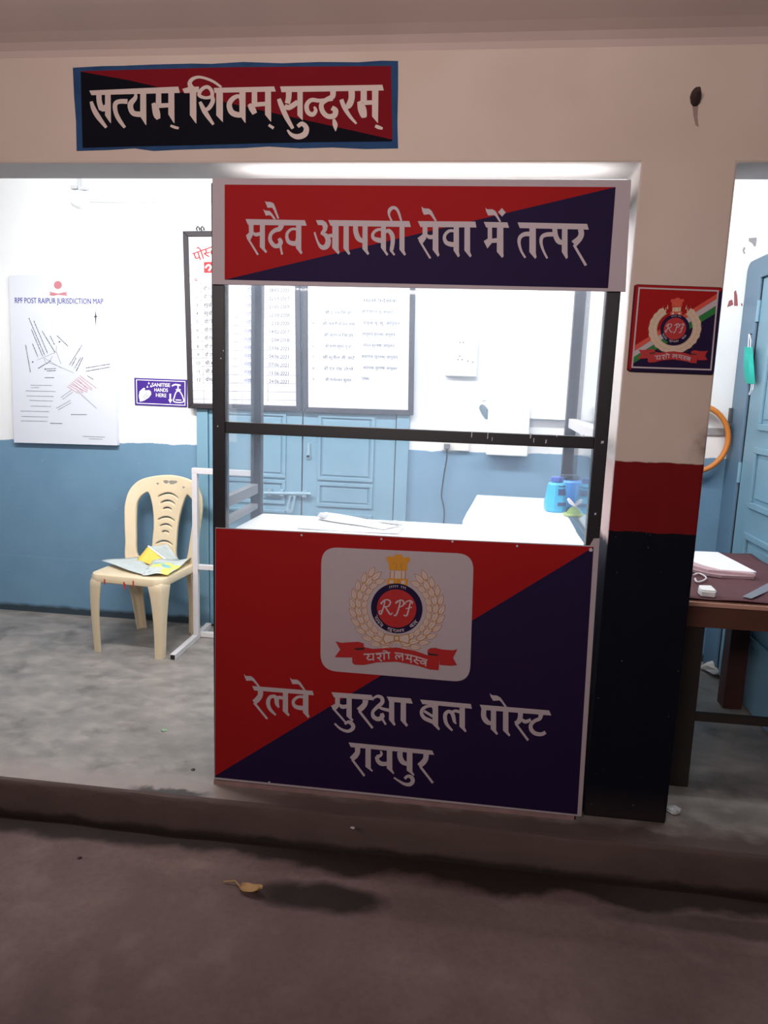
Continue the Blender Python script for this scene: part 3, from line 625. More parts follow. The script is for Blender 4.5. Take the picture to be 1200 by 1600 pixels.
# emblem --------------------------------------------------------------------
EC = (600, 472); SHM = sheet(480, 840, 4.2857)
_c = aty(*SHM(*EC), YP); _l = aty(*SHM(428, 472), YP); _rr = aty(*SHM(772, 474), YP)
ER = (_rr-_l).length/2; EO = (_l+_rr)/2
def en(x, y):      # emblem trace -> disc-centred units
    p = aty(*SHM(x, y), YP); return ((p.x-EO.x)/ER, (p.z-EO.z)/ER)
def circle(r, n=48, cx=0, cy=0): return [(cx+r*math.cos(2*PI*i/n), cy+r*math.sin(2*PI*i/n)) for i in range(n)]
RIBBON = [(300, 745), (380, 730), (440, 742), (600, 733), (720, 755), (808, 785), (885, 790), (880, 885), (820, 880), (740, 855), (600, 828), (470, 832), (380, 850), (318, 848), (303, 835)]
def emblem(par, org, R, Y, simple=False, cream=M_CREAMP):
    """crest: wreath, lion capital, disc with monogram, motto ribbon. org: (x,z) of the disc centre"""
    lay = lambda d: (lambda u, v: Vector((org[0]+u*R, Y-d, org[1]+v*R)))
    tr = lambda d: (lambda x, y: lay(d)(*en(x, y)))
    # wreath
    gold, crm = MB(), MB(); idx = 0
    if simple:
        for sd in (-1, 1):
            outer, inner = [], []
            for i in range(19):
                a = math.radians(-90+ i*(90+58)/18); wob = .05*(i % 2)
                outer.append((sd*math.cos(a)*(1.78+wob), math.sin(a)*(1.70+wob))); inner.append((sd*math.cos(a)*1.22, math.sin(a)*1.18))
            for i in range(18): crm.poly([lay(.0006)(*q) for q in (outer[i], outer[i+1], inner[i+1], inner[i])])
            for da in (-7, 0, 7):
                a = math.radians(58+da); crm.poly([lay(.0007+.00002*da+.0002)(sd*math.cos(a)*(1.28+.2*q)+p*.05, math.sin(a)*(1.28+.2*q)+(.0 if abs(p) else .28)) for p, q in ((-1, da/14+.6), (0, da/14+.8), (1, da/14+.6))])
    n = 11
    for sd in (-1, 1):
        for i in range(n):
            a0 = math.radians(-84+i*(84+60)/n)
            for off, rr, ln, wd in ((-26, 1.33, .48, .22), (24, 1.64, .50, .22), (0, 1.49, .54, .24)):
                idx += 1
                cx, cy = sd*math.cos(a0)*rr, math.sin(a0)*rr*.97
                th = a0+PI/2+math.radians(-off*.9)
                dx, dy = sd*math.cos(th), math.sin(th)
                nx, ny = -dy, dx
                leaf = [(0, 0), (.22, .42), (.5, .5), (.78, .3), (1, 0), (.78, -.3), (.5, -.5), (.22, -.42)]
                P = [(cx+dx*t*ln+nx*w*wd, cy+dy*t*ln+ny*w*wd) for t, w in leaf]
                d = .0004+idx*.000012
                if simple:
                    vs, fs = stroke2d([(cx, cy, .015), (cx+dx*ln, cy+dy*ln, .012)], 2); gold.add([lay(.0012)(*q) for q in vs], fs); continue
                gold.poly([lay(d)(*q) for q in P])
                P = [(cx+dx*(.06+t*.86)*ln+nx*w*(wd-.04), cy+dy*(.06+t*.86)*ln+ny*w*(wd-.035)) for t, w in leaf]
                crm.poly([lay(d+.000006)(*q) for q in P])
                vs, fs = stroke2d([(cx, cy, .018), (cx+dx*ln*.8, cy+dy*ln*.8, .008)], 2); gold.add([lay(d+.000009)(*q) for q in vs], fs)
    if not simple:   # bow at the foot
        for sh in ([(520, 640), (590, 655), (590, 690), (520, 712), (505, 676)], [(680, 640), (610, 655), (610, 690), (680, 712), (690, 676)], [(590, 690), (560, 722), (580, 716), (600, 695), (625, 716), (648, 726), (612, 690)]):
            gold.poly([tr(.0016)(*q) for q in sh]); cx = sum(q[0] for q in sh)/len(sh); cy = sum(q[1] for q in sh)/len(sh)
            crm.poly([tr(.0017)(cx+(q[0]-cx)*.8, cy+(q[1]-cy)*.8) for q in sh])
        gold.poly([tr(.0018)(600+22*math.cos(i*PI/8), 672+22*math.sin(i*PI/8)) for i in range(16)]); crm.poly([tr(.0019)(600+13*math.cos(i*PI/8), 672+13*math.sin(i*PI/8)) for i in range(16)])
    crm.build('wreath', cream, par); gold.build('wreath_line', M_GOLD, par)
    # lion capital
    a, b = MB(), MB()
    mam = cream if simple else M_AMBER
    ink(a, [H((582, 118), (590, 112), (632, 112), (640, 120), (640, 132), (684, 128), (690, 146), (684, 162), (672, 168), (668, 222), (548, 216), (546, 168), (534, 156), (530, 138), (540, 122), (578, 128))], tr(.0006))
    ink(a, [H((536, 272), (676, 276), (672, 326), (534, 318))], tr(.0006))
    a.build('lion_capital', M_SAFF if simple else M_AMBER, par)
    ink(b, [H((560, 222), (656, 224), (652, 274), (556, 272))], tr(.0005)); ink(b, [H((552, 284), (578, 284), (578, 306), (552, 306)), H((630, 286), (656, 286), (656, 310), (630, 310))], tr(.001)); b.build('capital_base', cream, par)
    b = MB(); ink(b, [s((558, 222, 6), (555, 272, 6)), s((585, 222, 6), (582, 272, 6)), s((632, 224, 6), (632, 274, 6)), s((657, 224, 6), (656, 274, 6)), s((575, 165, 5), (600, 185, 5), (590, 210, 5)), s((640, 170, 5), (625, 190, 5), (640, 214, 5)), c((604, 295, 4), (612, 286, 4), (620, 296, 4), (612, 306, 4))], tr(.0011)); b.build('capital_line', M_GOLD, par)
    # disc
    a = MB(); a.poly([lay(.002)(*q) for q in circle(1.0)]); a.build('disc_rim', M_NAVY, par)
    a = MB(); a.poly([lay(.0025)(*q) for q in circle(.765)]); a.build('disc', M_CRED, par)
    mono = MB()
    ink(mono, [s((492, 440, 8), (503, 430, 10), (520, 424, 9), (510, 470, 9), (494, 510, 9), (482, 494, 7), (500, 484, 6)), s((498, 446, 6), (512, 420, 8), (542, 414, 9), (558, 430, 10), (545, 456, 9), (516, 462, 8)), s((524, 462, 8), (540, 488, 10), (558, 512, 9), (572, 500, 6)),
               s((592, 440, 8), (602, 426, 9), (622, 424, 9), (614, 470, 10), (596, 516, 10), (580, 516, 8)), s((600, 436, 6), (622, 416, 8), (646, 426, 10), (642, 452, 9), (618, 462, 7)),
               s((654, 446, 7), (664, 428, 8), (690, 420, 9), (706, 432, 9), (700, 440, 7)), s((694, 424, 9), (682, 470, 10), (668, 518, 10), (646, 516, 8)), s((660, 474, 6), (702, 464, 7))], tr(.003))
    mono.build('monogram', M_LETTER, par)
    # words on the rim
    rim = MB()
    def on_arc(shapes, w0, w1, base, hgt, a0, a1, d=.003):
        def fn(x, y):
            t = (x-w0)/(w1-w0); a = a0+(a1-a0)*t; r = .96-(.0)-(1-((y-base)/hgt))*0-.19*(1-(y-base)/hgt) if False else .79+.19*((y-base)/hgt)
            return lay(d)(math.cos(a)*r, math.sin(a)*r)
        ink(rim, shapes, fn)
    D = math.radians
    on_arc(T_REL, 40, 500, 40, 330, D(200), D(237)); on_arc(T_SUR, 600, 1145, 110, 330, D(247), D(294))
    on_arc([q for q in T_BAL[:7]], 70, 500, 40, 340, D(308), D(334))
    for i in range(9):
        if i == 5: continue
        aa = D(110-i*5); u, v = math.cos(aa)*.88, math.sin(aa)*.88
        ink(rim, [s((u-.02, v+.04, .02), (u+.03, v+.04, .02)), s((u+.01, v+.04, .02), (u, v-.04, .02))], lay(.003))
    rim.build('rim_lettering', M_LETTER, par)
    # ribbon
    for sh_ in (H((190, 692), (230, 702), (300, 697), (345, 695), (378, 706), (382, 740), (318, 738), (303, 760), (303, 800), (240, 800), (185, 798), (222, 748)), H((1005, 745), (975, 752), (900, 746), (860, 735), (822, 738), (806, 752), (806, 775), (885, 792), (886, 850), (960, 856), (1003, 852), (976, 802))): ink(MB(), [sh_], tr(.0022)).build('ribbon_end', M_CRED, par)
    a = MB(); ink(a, [H(*RIBBON)], tr(.0026)); a.build('ribbon', M_CRED, par)
    for sh_ in (H((312, 738), (384, 733), (384, 748), (330, 752)), H((806, 768), (878, 780), (872, 790), (810, 784))): ink(MB(), [sh_], tr(.003)).build('ribbon_fold', M_DRED, par)
    rb = sheet(510, 1000, 5.4545)
    w = 11
    mot = [s((318, 118, w), (412, 114, w)), s((345, 118, w), (366, 132, w), (346, 146, w)), s((346, 146, w), (362, 164, w), (400, 158, w)), s((400, 116, w), (403, 172, w)),
           s((420, 112, w), (545, 104, w)), s((428, 122, w), (448, 116, w), (466, 130, w), (452, 146, w), (432, 148, w)), s((446, 150, w), (474, 178, w)), s((492, 108, w), (494, 166, w)), s((480, 90, 9), (505, 90, 9), (530, 106, 9)), s((530, 104, w), (534, 160, w)),
           s((582, 106, w), (660, 116, w)), s((604, 162, w), (590, 140, w), (604, 126, w), (620, 140, w), (628, 152, 8)), s((620, 132, w), (652, 132, w)), s((650, 114, w), (652, 172, w)),
           s((668, 118, w), (740, 132, w), (862, 168, w)), s((692, 126, w), (690, 150, w), (678, 158, w)), s((690, 154, w), (724, 160, w)), s((722, 130, w), (722, 192, w)),
           s((768, 142, w), (766, 162, w), (748, 172, w), (784, 202, w)), s((766, 164, w), (800, 174, w)), c((838, 180, w), (812, 174, w), (806, 192, w), (836, 198, w)), s((850, 166, w), (846, 220, w))]
    def ms(x, y): px, py = rb(x, y); p = aty(px, py, YP); return lay(.003)((p.x-EO.x)/ER, (p.z-EO.z)/ER)
    a = MB(); ink(a, mot, ms); a.build('motto_lettering', M_LETTER, par)
# white rounded panel behind the big emblem
def rounded(quad, r, n=7):
    """rounded quadrilateral in pixel space"""
    out = []
    for i in range(4):
        p = Vector(quad[i]); a = Vector(quad[i-1]); b = Vector(quad[(i+1) % 4])
        u = (a-p).normalized()*r; w = (b-p).normalized()*r
        for j in range(n+1):
            t = j/n; q = p+u*(1-t)**2+w*t**2; out.append((q.x, q.y))
    return out
ep = MB(); ink(ep, [H(*rounded([SHM(95, 62), SHM(1116, 110), SHM(1089, 970), SHM(88, 888)], 26))], flat(ID, YP-.0008)); epo = ep.build('emblem_panel', M_VINYL, fb)
emblem(epo, (EO.x, EO.z), ER, YP-.0012)

# crest board on the pillar ------------------------------------------------
cb = thing('crest_board', 'small square crest board with red and navy border on the pillar', 'sign', (0, 0, 0))
SHC = sheet(970, 430, 6.6667); YC = YF-.012
cf = lambda d: (lambda x, y: aty(*SHC(x, y), YC-d))
mb = MB(); mb.prism([cf(0)(*q) for q in rounded([(148, 92), (1066, 126), (968, 1034), (70, 1000)], 34, 4)], (0, .012, 0)); mb.build('board', M_NAVY, cb, .002)
mb = MB(); mb.poly([cf(0)(*q)+Vector((-.0005, d, 0)) for q, d in (((148, 100), 0), ((71, 985), 0), ((71, 985), .0115), ((148, 100), .0115))]); ink(mb, [H((158, 98), (1030, 130), (1060, 150), (1022, 182), (186, 146), (120, 960), (98, 992), (78, 968))], cf(.0004)); mb.build('red_border', M_RED, cb)
mb = MB()
for a, b in (((185, 132), (1022, 164)), ((1014, 160), (938, 985)), ((945, 985), (112, 958)), ((118, 958), (192, 132))): ink(mb, [s((*a, 16), (*b, 16))], cf(.0012))
mb.build('white_line', M_LETTER, cb)
L, Rr = (lambda y: (150-(y-600)*.085, y)), (lambda y: (1006-(y-200)*.088, y))
for nm, m_, q in (('red_field', M_RED, [(200, 148), (1010, 176), (1006, 190), (142, 735)]), ('saffron_band', M_SAFF, [(142, 733), (1006, 188), (1000, 246), (134, 795)]), ('white_band', M_LETTER, [(134, 793), (1000, 244), (994, 318), (128, 858)]),
                  ('green_band', M_GREEN, [(128, 856), (994, 316), (986, 400), (122, 925)]), ('navy_field', M_NAVY, [(122, 923), (986, 398), (936, 980), (120, 955)])):
    mb = MB(); ink(mb, [H(*q)], cf(.0006)); mb.build(nm, m_, cb)
p1, p2 = cf(0)(410, 555), cf(0)(712, 562)
emblem(cb, ((p1.x+p2.x)/2, (p1.z+p2.z)/2), (p2.x-p1.x)/2, YC-.001, True, M_CREST)

# ================================================================== BACK WALL NOTICES
M_NOTE = mat('notice board white', (214, 218, 228), .5)
mp = thing('map_board', 'tall white jurisdiction map board hanging on the back wall', 'notice board', (0, 0, 0))
YM = YB-.032
TL, TR, BR, BL = (14, 430), (175.5, 428), (183, 696), (22, 691.5)
mb = MB(); mb.prism([aty(*q, YM) for q in (TL, TR, BR, BL)], (0, .030, 0)); mb.build('board', M_NOTE, mp)
SHN = sheet(0, 420, 5.715); nf = flat(SHN, YM-.0006)
a, b = nf(130, 306), nf(922, 316); mb = MB(); write(mb, 'RPF POST RAIPUR JURISDICTION MAP', a, .043, (b-a).length, (b-a).normalized()); mb.build('title', M_BLUEINK, mp)
mb = MB(); mb.poly([nf(517+36*math.cos(i*PI/10), 145+36*math.sin(i*PI/10)) for i in range(20)]); mb.poly([nf(*q) for q in ((438, 205), (476, 212), (520, 222), (568, 210), (603, 207), (590, 222), (603, 240), (570, 238), (520, 232), (474, 242), (438, 235), (450, 222))]); mb.build('small_emblem', M_PINKINK, mp)
mb = MB(); ink(mb, [H((853, 370), (860, 420), (870, 425), (860, 435), (855, 515), (848, 435), (836, 425), (848, 420))], nf)
for x, y in ((292, 832), (531, 652), (404, 896)): mb.poly([nf(x+7*math.cos(i*PI/5), y+7*math.sin(i*PI/5)) for i in range(10)])
for i, q in enumerate([(258, 440, 400, 775), (280, 540, 380, 780), (302, 465, 425, 755), (375, 555, 490, 745), (290, 670, 338, 785), (448, 600, 488, 680), (510, 598, 608, 692), (228, 680, 272, 925), (732, 682, 620, 860), (680, 795, 640, 870), (740, 790, 680, 915), (720, 795, 665, 890), (768, 886, 985, 850), (770, 915, 982, 878), (780, 955, 835, 990), (340, 890, 455, 820), (415, 895, 500, 890), (418, 912, 500, 908), (400, 972, 482, 972), (635, 1302, 775, 1302), (450, 1380, 560, 1382)]): dashes(mb, nf, *q, 7, i)
mb.build('map_print', mat('map grey print', (60, 60, 76), .7), mp)
mb = MB()
for i, q in enumerate([(275, 1040, 465, 1042), (278, 1062, 350, 1062), (230, 1090, 495, 1096), (238, 1135, 480, 1140), (265, 1175, 470, 1182), (272, 1226, 455, 1230), (185, 1270, 440, 1276), (190, 1318, 428, 1324), (188, 1358, 420, 1362), (740, 1496, 935, 1504), (795, 1518, 915, 1522), (505, 1245, 630, 1175), (520, 1260, 635, 1195), (545, 1150, 640, 1080), (560, 1165, 650, 1100), (690, 1090, 865, 1250)]): dashes(mb, nf, *q, 6, 50+i)
ink(mb, [s((330, 815, 3), (500, 745, 3)), s((500, 745, 3), (505, 690, 3)), s((400, 800, 3), (545, 885, 3)), s((440, 840, 3), (520, 870, 3), (660, 930, 3)), s((505, 745, 3), (545, 850, 3)), s((390, 790, 3), (420, 850, 3), (470, 780, 3))], nf)
mb.build('map_line', M_GREYINK, mp)
mb = MB()
for i in range(9): dashes(mb, nf, 600+i*14, 1050-i*12, 700+i*14+ (i % 3)*25, 1115-i*6, 6, 90+i)
mb.build('red_print', M_PINKINK, mp)

sg = thing('sanitiser_sign', 'purple sanitise hands here sign beside the framed roster board', 'sign', (0, 0, 0))
SHS = sheet(0, 270, 3.529); YS = YB-.006; sf = flat(SHS, YS-.0006)
mb = MB(); mb.prism([flat(SHS, YS)(*q) for q in ((740, 1130), (1030, 1141), (1030, 1292), (744, 1280))], (0, .005, 0)); mb.build('plate', M_PURPLE, sg)
mb = MB()
for q in (((750, 1141), (1022, 1151)), ((1020, 1150), (1020, 1283)), ((1022, 1282), (754, 1270)), ((755, 1270), (752, 1141))): ink(mb, [s((*q[0], 4), (*q[1], 4))], sf)
mb.build('border_line', M_WPRINT, sg)
mb = MB()
for t, x, y, w_, h_ in (('SANITISE', 836, 1178, 102, 20), ('HANDS', 850, 1206, 76, 20), ('HERE', 858, 1235, 60, 20)):
    a = sf(x, y); b = sf(x+w_, y+3); write(mb, t, a, (sf(x, y-h_)-a).length/.70, (b-a).length, (b-a).normalized())
mb.build('lettering', M_WPRINT, sg)
for nm, sh_ in zip(('hands_icon', 'water_drop', 'water_drop', 'water_drop', 'arrow_icon'), [H((765, 1230), (770, 1205), (792, 1185), (800, 1188), (798, 1200), (822, 1198), (832, 1206), (834, 1222), (820, 1240), (795, 1256), (772, 1262), (768, 1245)), H((820, 1152), (826, 1164), (816, 1166)), H((832, 1168), (838, 1182), (827, 1182)), H((812, 1172), (818, 1184), (808, 1185)),
    H((934, 1218), (943, 1218), (943, 1250), (950, 1250), (939, 1272), (928, 1250), (934, 1250))]): ink(MB(), [sh_], sf).build(nm, M_WPRINT, sg)
mb = MB(); ink(mb, [s((948, 1176, 7), (965, 1168, 8), (996, 1172, 8)), s((982, 1172, 7), (982, 1192, 7)), s((970, 1196, 8), (996, 1197, 8)), c((974, 1206, 6), (992, 1207, 6), (1008, 1236, 6), (1010, 1264, 6), (960, 1262, 6), (962, 1234, 6)), s((968, 1252, 5), (1000, 1254, 5))], sf); mb.build('bottle_icon', M_WPRINT, sg)
mb = MB(); ink(mb, [s((786, 1240, 2.5), (812, 1212, 2.5)), s((794, 1246, 2.5), (820, 1222, 2.5))], flat(SHS, YS-.001)); mb.build('icon_line', M_PURPLE, sg)

# framed roster boards ------------------------------------------------
def framed(name, label, corners, Y, fw=.028, lean=.0):
    t = thing(name, label, 'notice board', (0, 0, 0), 0, None)
    P = [aty(*q, Y) for q in corners]  # TL TR BR BL
    def lerp(u, v): return (P[0]*(1-u)+P[1]*u)*(1-v)+(P[3]*(1-u)+P[2]*u)*v
    wx, hz = (P[1]-P[0]).length, (P[0]-P[3]).length; fu, fv = fw/wx, fw/hz
    mb = MB(); 
    for q in ([(0, 0), (1, 0), (1-fu, fv), (fu, fv)], [(1, 0), (1, 1), (1-fu, 1-fv), (1-fu, fv)], [(1, 1), (0, 1), (fu, 1-fv), (1-fu, 1-fv)], [(0, 1), (0, 0), (fu, fv), (fu, 1-fv)]): mb.prism([lerp(*w) for w in q], (0, .024, 0))
    mb.build('frame', M_FRAME, t, .003)
    mb = MB(); mb.prism([lerp(u, v)+Vector((0, .012, 0)) for u, v in ((fu*.8, fv*.8), (1-fu*.8, fv*.8), (1-fu*.8, 1-fv*.8), (fu*.8, 1-fv*.8))], (0, .01, 0)); mb.build('sheet', M_PAPER, t)
    return t, Y+.0112
YR = YB-.056
b1, yb1 = framed('roster_board', 'dark framed roster board listing twelve rows of names and dates beside the purple sign', ((285, 361), (467.5, 359), (470.5, 643), (293.5, 638)), YR)
SB = sheet(270, 340, 3.0); bf = flat(SB, yb1)
grid = MB(); txt = MB(); hdr = MB()
def rowy(k): return 310+k*38.6
def line(mb, x0, y0, x1, y1, w=2): ink(mb, [s((x0, y0, w), (x1, y1, w))], bf)
line(grid, 70, 271, 585, 276)
for kx in range(15): line(grid, 72, rowy(kx), 590, rowy(kx)+6)
for x0, x1 in ((131, 146), (318, 325), (438, 446)): line(grid, x0, 272, x1, 872)
line(grid, 84, 868, 590, 884)
grid.build('grid_line', mat('grid grey', (120, 120, 130), .7), b1)
def bwrite(mb, text, x, y, h, w=None):
    a = bf(x, y); sz = (bf(x, y-h)-a).length/.70
    write(mb, text, a, sz, None if w is None else (bf(x+w, y)-a).length)
names = ['श्री मन', 'श्री एस', 'सुश्री', 'सुश्री', 'श्री वि', 'श्री एन', 'श्री एस', 'श्री एन', 'श्री एस', 'श्री बी', 'श्री डी', 'श्रीमती']
dates = ['28.03.2021', '22.11.2017', '23.05.2019', '02.10.2020', '12.10.2020', '14.02.2017', '12.04.2018', '03.06.2021', '04.06.2021', '07.06.2021', '11.06.2021', '24.06.2021']
for i in range(12):
    y = rowy(i)+30+i*.2
    bwrite(txt, str(i+1), 106+i*.9-(6 if i > 8 else 0), y, 15)
    bwrite(txt, names[i], 143+i*.9, y, 17, 44)
    bwrite(txt, dates[i], 450, y+8, 17, 96)
txt.build('writing', M_INK, b1)
t2 = MB()
for i in range(12): bwrite(t2, 'उपनिरीक्षक' if i < 5 else 'सहा उपनि', 334, rowy(i)+36, 17, 88)
t2.build('rank_writing', M_BLUEINK, b1)
a = bf(104, 208); b = bf(178, 182); dr = (b-a).normalized(); write(hdr, 'पोस्ट प्र', a, .075, .19, dr, dr.cross(Vector((0, 1, 0))))
bwrite(hdr, 'क्र', 98, 299, 16, 18); hdr.build('heading', M_REDINK, b1)
mb = MB(); ink(mb, [H((145, 208), (260, 206), (260, 258), (147, 260))], flat(SB, yb1+.0004)); mb.build('red_logo_block', M_REDINK, b1)
mb = MB(); ink(mb, [s((152, 236, 9), (166, 222, 8), (178, 232, 9), (168, 250, 8))], flat(SB, yb1-.0004)); mb.build('logo_mark', M_PAPER, b1)
mb = MB()
for x in (308, 315): q = aty(x, 358, YR+.012); mb.tube([q+Vector((0, 0, -.008)), q+Vector((-.004, 0, .004)), q+Vector((.003, 0, .014)), q+Vector((.012, 0, .006)), q+Vector((.014, 0, -.006))], .004, 8)
mb.build('hanging_hook', M_FRAME, b1)

b2, yb2 = framed('roster_board', 'wider framed roster board of nine officers hanging right of the twelve row roster', ((471.5, 358), (650, 360), (645.5, 649), (473, 644)), YR)
bf = flat(SB, yb2); grid, txt = MB(), MB()
def row2(k): return 352+k*53.5
for kx in range(-3, 9): line(grid, 617, row2(kx), 1112, row2(kx)+10, 1.4)
for x0, x1 in ((690, 690), (866, 864)): line(grid, x0, 120, x1, 895, 1.6)
line(grid, 615, 888, 1108, 905, 1.6)
grid.build('grid_line', mat('faint grid grey', (170, 172, 180), .7), b2)
n2 = ['', '', 'श्री ए. एन. सिन्हा', 'श्री अवनी राजन नाथ', 'श्री कुणाल सिन्हा', 'श्री संजय कुमार गुप्ता', 'श्री सुनील डी. वाटे', 'श्री एन. एस. टोप्पो', 'श्री मनोरंजन कुमार']
r2 = ['', 'महानिदेशक', 'अतिरिक्त म. सु. आयुक्त', 'प्रमुख मु. सु. आयुक्त', 'उपमुख्य सुरक्षा आयुक्त', 'मंडल सुरक्षा आयुक्त', 'सहायक सुरक्षा आयुक्त', 'सहायक सुरक्षा आयुक्त', 'निरीक्षक']
for i in range(9):
    y = 340+i*52.5
    bwrite(txt, str(i+1), 654, y+4, 12)
    if n2[i]: bwrite(txt, n2[i], 702+(i % 3)*6, y+6, 14, 150-(i % 3)*14)
    if r2[i]: bwrite(txt, r2[i], 884+(i % 2)*8, y+2, 14, (60 if i == 8 else 170)-(i % 3)*12)
txt.build('writing', mat('faint dark ink', (60, 60, 72), .7), b2)

# small wall fittings ------------------------------------------------
jb = thing('ceiling_rose', 'white round junction fitting with trailing wire high on the back wall', 'fitting', aty(127, 312, YB)-Vector((0, .0, 0)))
mb = MB(); mb.loft([[(r*math.cos(a), -y, r*.9*math.sin(a)) for a in [2*PI*i/20 for i in range(20)]] for r, y in ((.055, .0), (.055, .02), (.045, .04), (.02, .05))]); mb.build('cover', M_PLASTIC, jb, smooth=True)
mb = MB(); mb.box((-.045, -.03, .05), (-.005, -.002, .066)); mb.box((.0, -.03, .045), (.05, -.002, .06)); mb.box((-.012, -.02, .06), (.008, -.001, .24)); mb.build('conduit', mat('grey conduit', (200, 203, 206), .5), jb)
mb = MB(); mb.tube([(.05, -.008, -.012), (.3, -.006, -.014), (.85, -.006, -.006)], .004, 6); mb.build('wire', mat('grey wire', (205, 207, 210), .5), jb)
sb = thing('switch_board', 'white switch board with sockets on the wall above the counter', 'switch', aty(721, 566, YB))
MB().box((-.085, -.045, -.075), (.085, 0, .13)).build('box', M_PLASTIC, sb, .006)
mb = MB()
for x, z in ((-.012, .10), (.006, .10), (-.01, .03), (-.018, .012), (.004, .012), (.035, .005), (.06, 0)): mb.box((x-.004, -.047, z-.004), (x+.004, -.044, z+.004))
mb.build('socket_hole', mat('grey socket', (130, 132, 138), .6), sb)
kh = thing('key_hook', 'small grey hook with keys on the wall under the switch board', 'hook', aty(757, 643, YB))
mb = MB(); mb.loft([[(x+w*math.cos(a), -.012-.008*math.sin(a), z+h*math.sin(a)) for a in [2*PI*i/12 for i in range(12)]] for x, z, w, h in ((-.018, .035, .004, .004), (-.012, .02, .018, .018), (.004, -.005, .02, .02), (.014, -.03, .012, .012))]); mb.build('keys', mat('grey key metal', (110, 128, 140), .5), kh, smooth=True)
mb = MB(); mb.box((-.022, -.012, .06), (.005, 0, .075)); mb.build('hook_plate', M_PLASTIC, kh)
so = thing('wall_socket', 'cream wall socket with a dark cord plugged in above the counter', 'socket', aty(712, 698, YB))
MB().box((-.075, -.03, -.02), (.075, 0, .06)).build('plate', mat('cream socket', (225, 222, 215), .5), so, .004)
MB().box((-.062, -.055, -.012), (-.03, -.03, .018)).build('plug', mat('grey plug', (110, 112, 116), .5), so, .004)
mb = MB(); q0 = Vector(so.location)
mb.tube(smooth_path([aty(x, y, YB-.028)-q0 for x, y in ((698, 700), (698, 716), (694, 740), (691, 762), (690, 776), (693, 790), (694, 806), (690, 840), (684, 880))], 5), .0045, 6); mb.build('cord', M_CORD, so, smooth=True)
wbx = thing('wall_box', 'white wall box crossing the top of the blue dado behind the counter', 'box', (0, 0, 0))
a, b = aty(759, 712, YB-.10), aty(824, 716, YB-.10)
MB().box((a.x, YB-.10, a.z+.004), (b.x, YB, a.z+.28)).build('casing', M_PLASTIC, wbx, .006)
sh = thing('wall_shelf', 'white wall shelf right of the wall box behind the rear post', 'shelf', (0, 0, 0))
a, b = aty(828, 654, YB-.06), aty(905, 660, YB-.06)
MB().box((a.x, YB-.06, a.z), (b.x, YB, a.z+.03)).build('board', M_PLASTIC, sh)


# peeled marks high on the side wall and the rusty hook on the front wall
M_CHIP = mat('exposed grey plaster', (150, 148, 152), .9); M_RUST = mat('red brown stain', (150, 90, 92), .9)
mb = MB()
for pts in ([(1170, 372), (1182, 371), (1183, 382), (1179, 386), (1175, 380), (1170, 377)], [(1162, 386), (1165, 387), (1163, 392), (1165, 396), (1162, 397), (1160, 391)]): mb.poly([aty(x, y, YB-.0008) for x, y in pts])
o = mb.build('peeled_paint', M_CHIP); tag(o, 'grey patches of peeled paint high on the white wall by the door', 'peeled paint')
mb = MB()
for pts in ([(1136, 480), (1139, 470), (1144, 468), (1146, 476), (1142, 478)], [(1147, 456), (1150, 453), (1152, 462), (1153, 478), (1147, 478)], [(1158, 474), (1160, 474), (1160, 478), (1158, 478)]): mb.poly([aty(x, y, YB-.0008) for x, y in pts])
o = mb.build('wall_stain', M_RUST); tag(o, 'reddish smudged stain on the white wall above the hose', 'stain')
hk = thing('wall_hook', 'rusty dark hook stub with a drip stain high on the cream wall', 'hook', aty(1086, 155, YF))
mb = MB(); mb.loft([[(x+w*math.cos(a), -y, z+h*math.sin(a)) for a in [2*PI*i/10 for i in range(10)]] for x, y, z, w, h in ((0, 0, 0, .013, .02), (-.002, .012, .002, .016, .022), (-.004, .03, .008, .012, .014), (-.002, .042, .012, .005, .006))]); mb.build('stub', mat('rusty iron', (58, 40, 38), .8), hk, smooth=True)
mb = MB(); mb.poly([(-.008, -.0006, -.01), (.01, -.0006, -.01), (.012, -.0006, -.05), (.018, -.0006, -.075), (.008, -.0006, -.07), (.0, -.0006, -.045)]); mb.build('drip_stain', mat('faint brown stain', (150, 128, 118), .9), hk)

# hose, bracket and face mask near the side door ------------------------------------------------
ho = thing('hose_coil', 'orange hose coil hanging on the wall behind the pillar', 'hose', (0, 0, 0))
mb = MB(); cx, cz = 1.985, 1.20
for kx, (dy, R_) in enumerate(((.052, .170), (.078, .164))):
    mb.tube([(cx+R_*math.cos(a), YB-dy, cz+R_*1.03*math.sin(a)) for a in [2*PI*i/40 for i in range(40)]], .013, 10, closed=True)
mb.build('coil', mat('orange rubber', (205, 122, 48), .45), ho, smooth=True)
br = thing('hose_bracket', 'grey bracket with a dark clip on the wall behind the hose', 'bracket', (0, 0, 0))
a = aty(1137, 672, YB); MB().box((1.86, YB-.014, a.z-.028), (a.x-.02, YB, a.z+.008)).build('arm', mat('grey bracket metal', (150, 150, 152), .5), br)
mb = MB(); q = aty(1140, 662, YB-.02); mb.box((q.x-.005, YB-.03, q.z-.02), (q.x+.005, YB, q.z+.08)); mb.tube([q+Vector((-.018, 0, -.03)), q+Vector((.0, 0, -.012)), q+Vector((.012, 0, .005))], .013, 8); mb.build('clip', mat('dark clip', (72, 76, 82), .5), br)
mk = thing('face_mask', 'turquoise folded face mask hanging from the blue door frame', 'mask', (0, 0, 0))
XM = XR-.04; mf = lambda x, y, d=0: atx(x, y, XM-d)
mb = MB(); ring = []
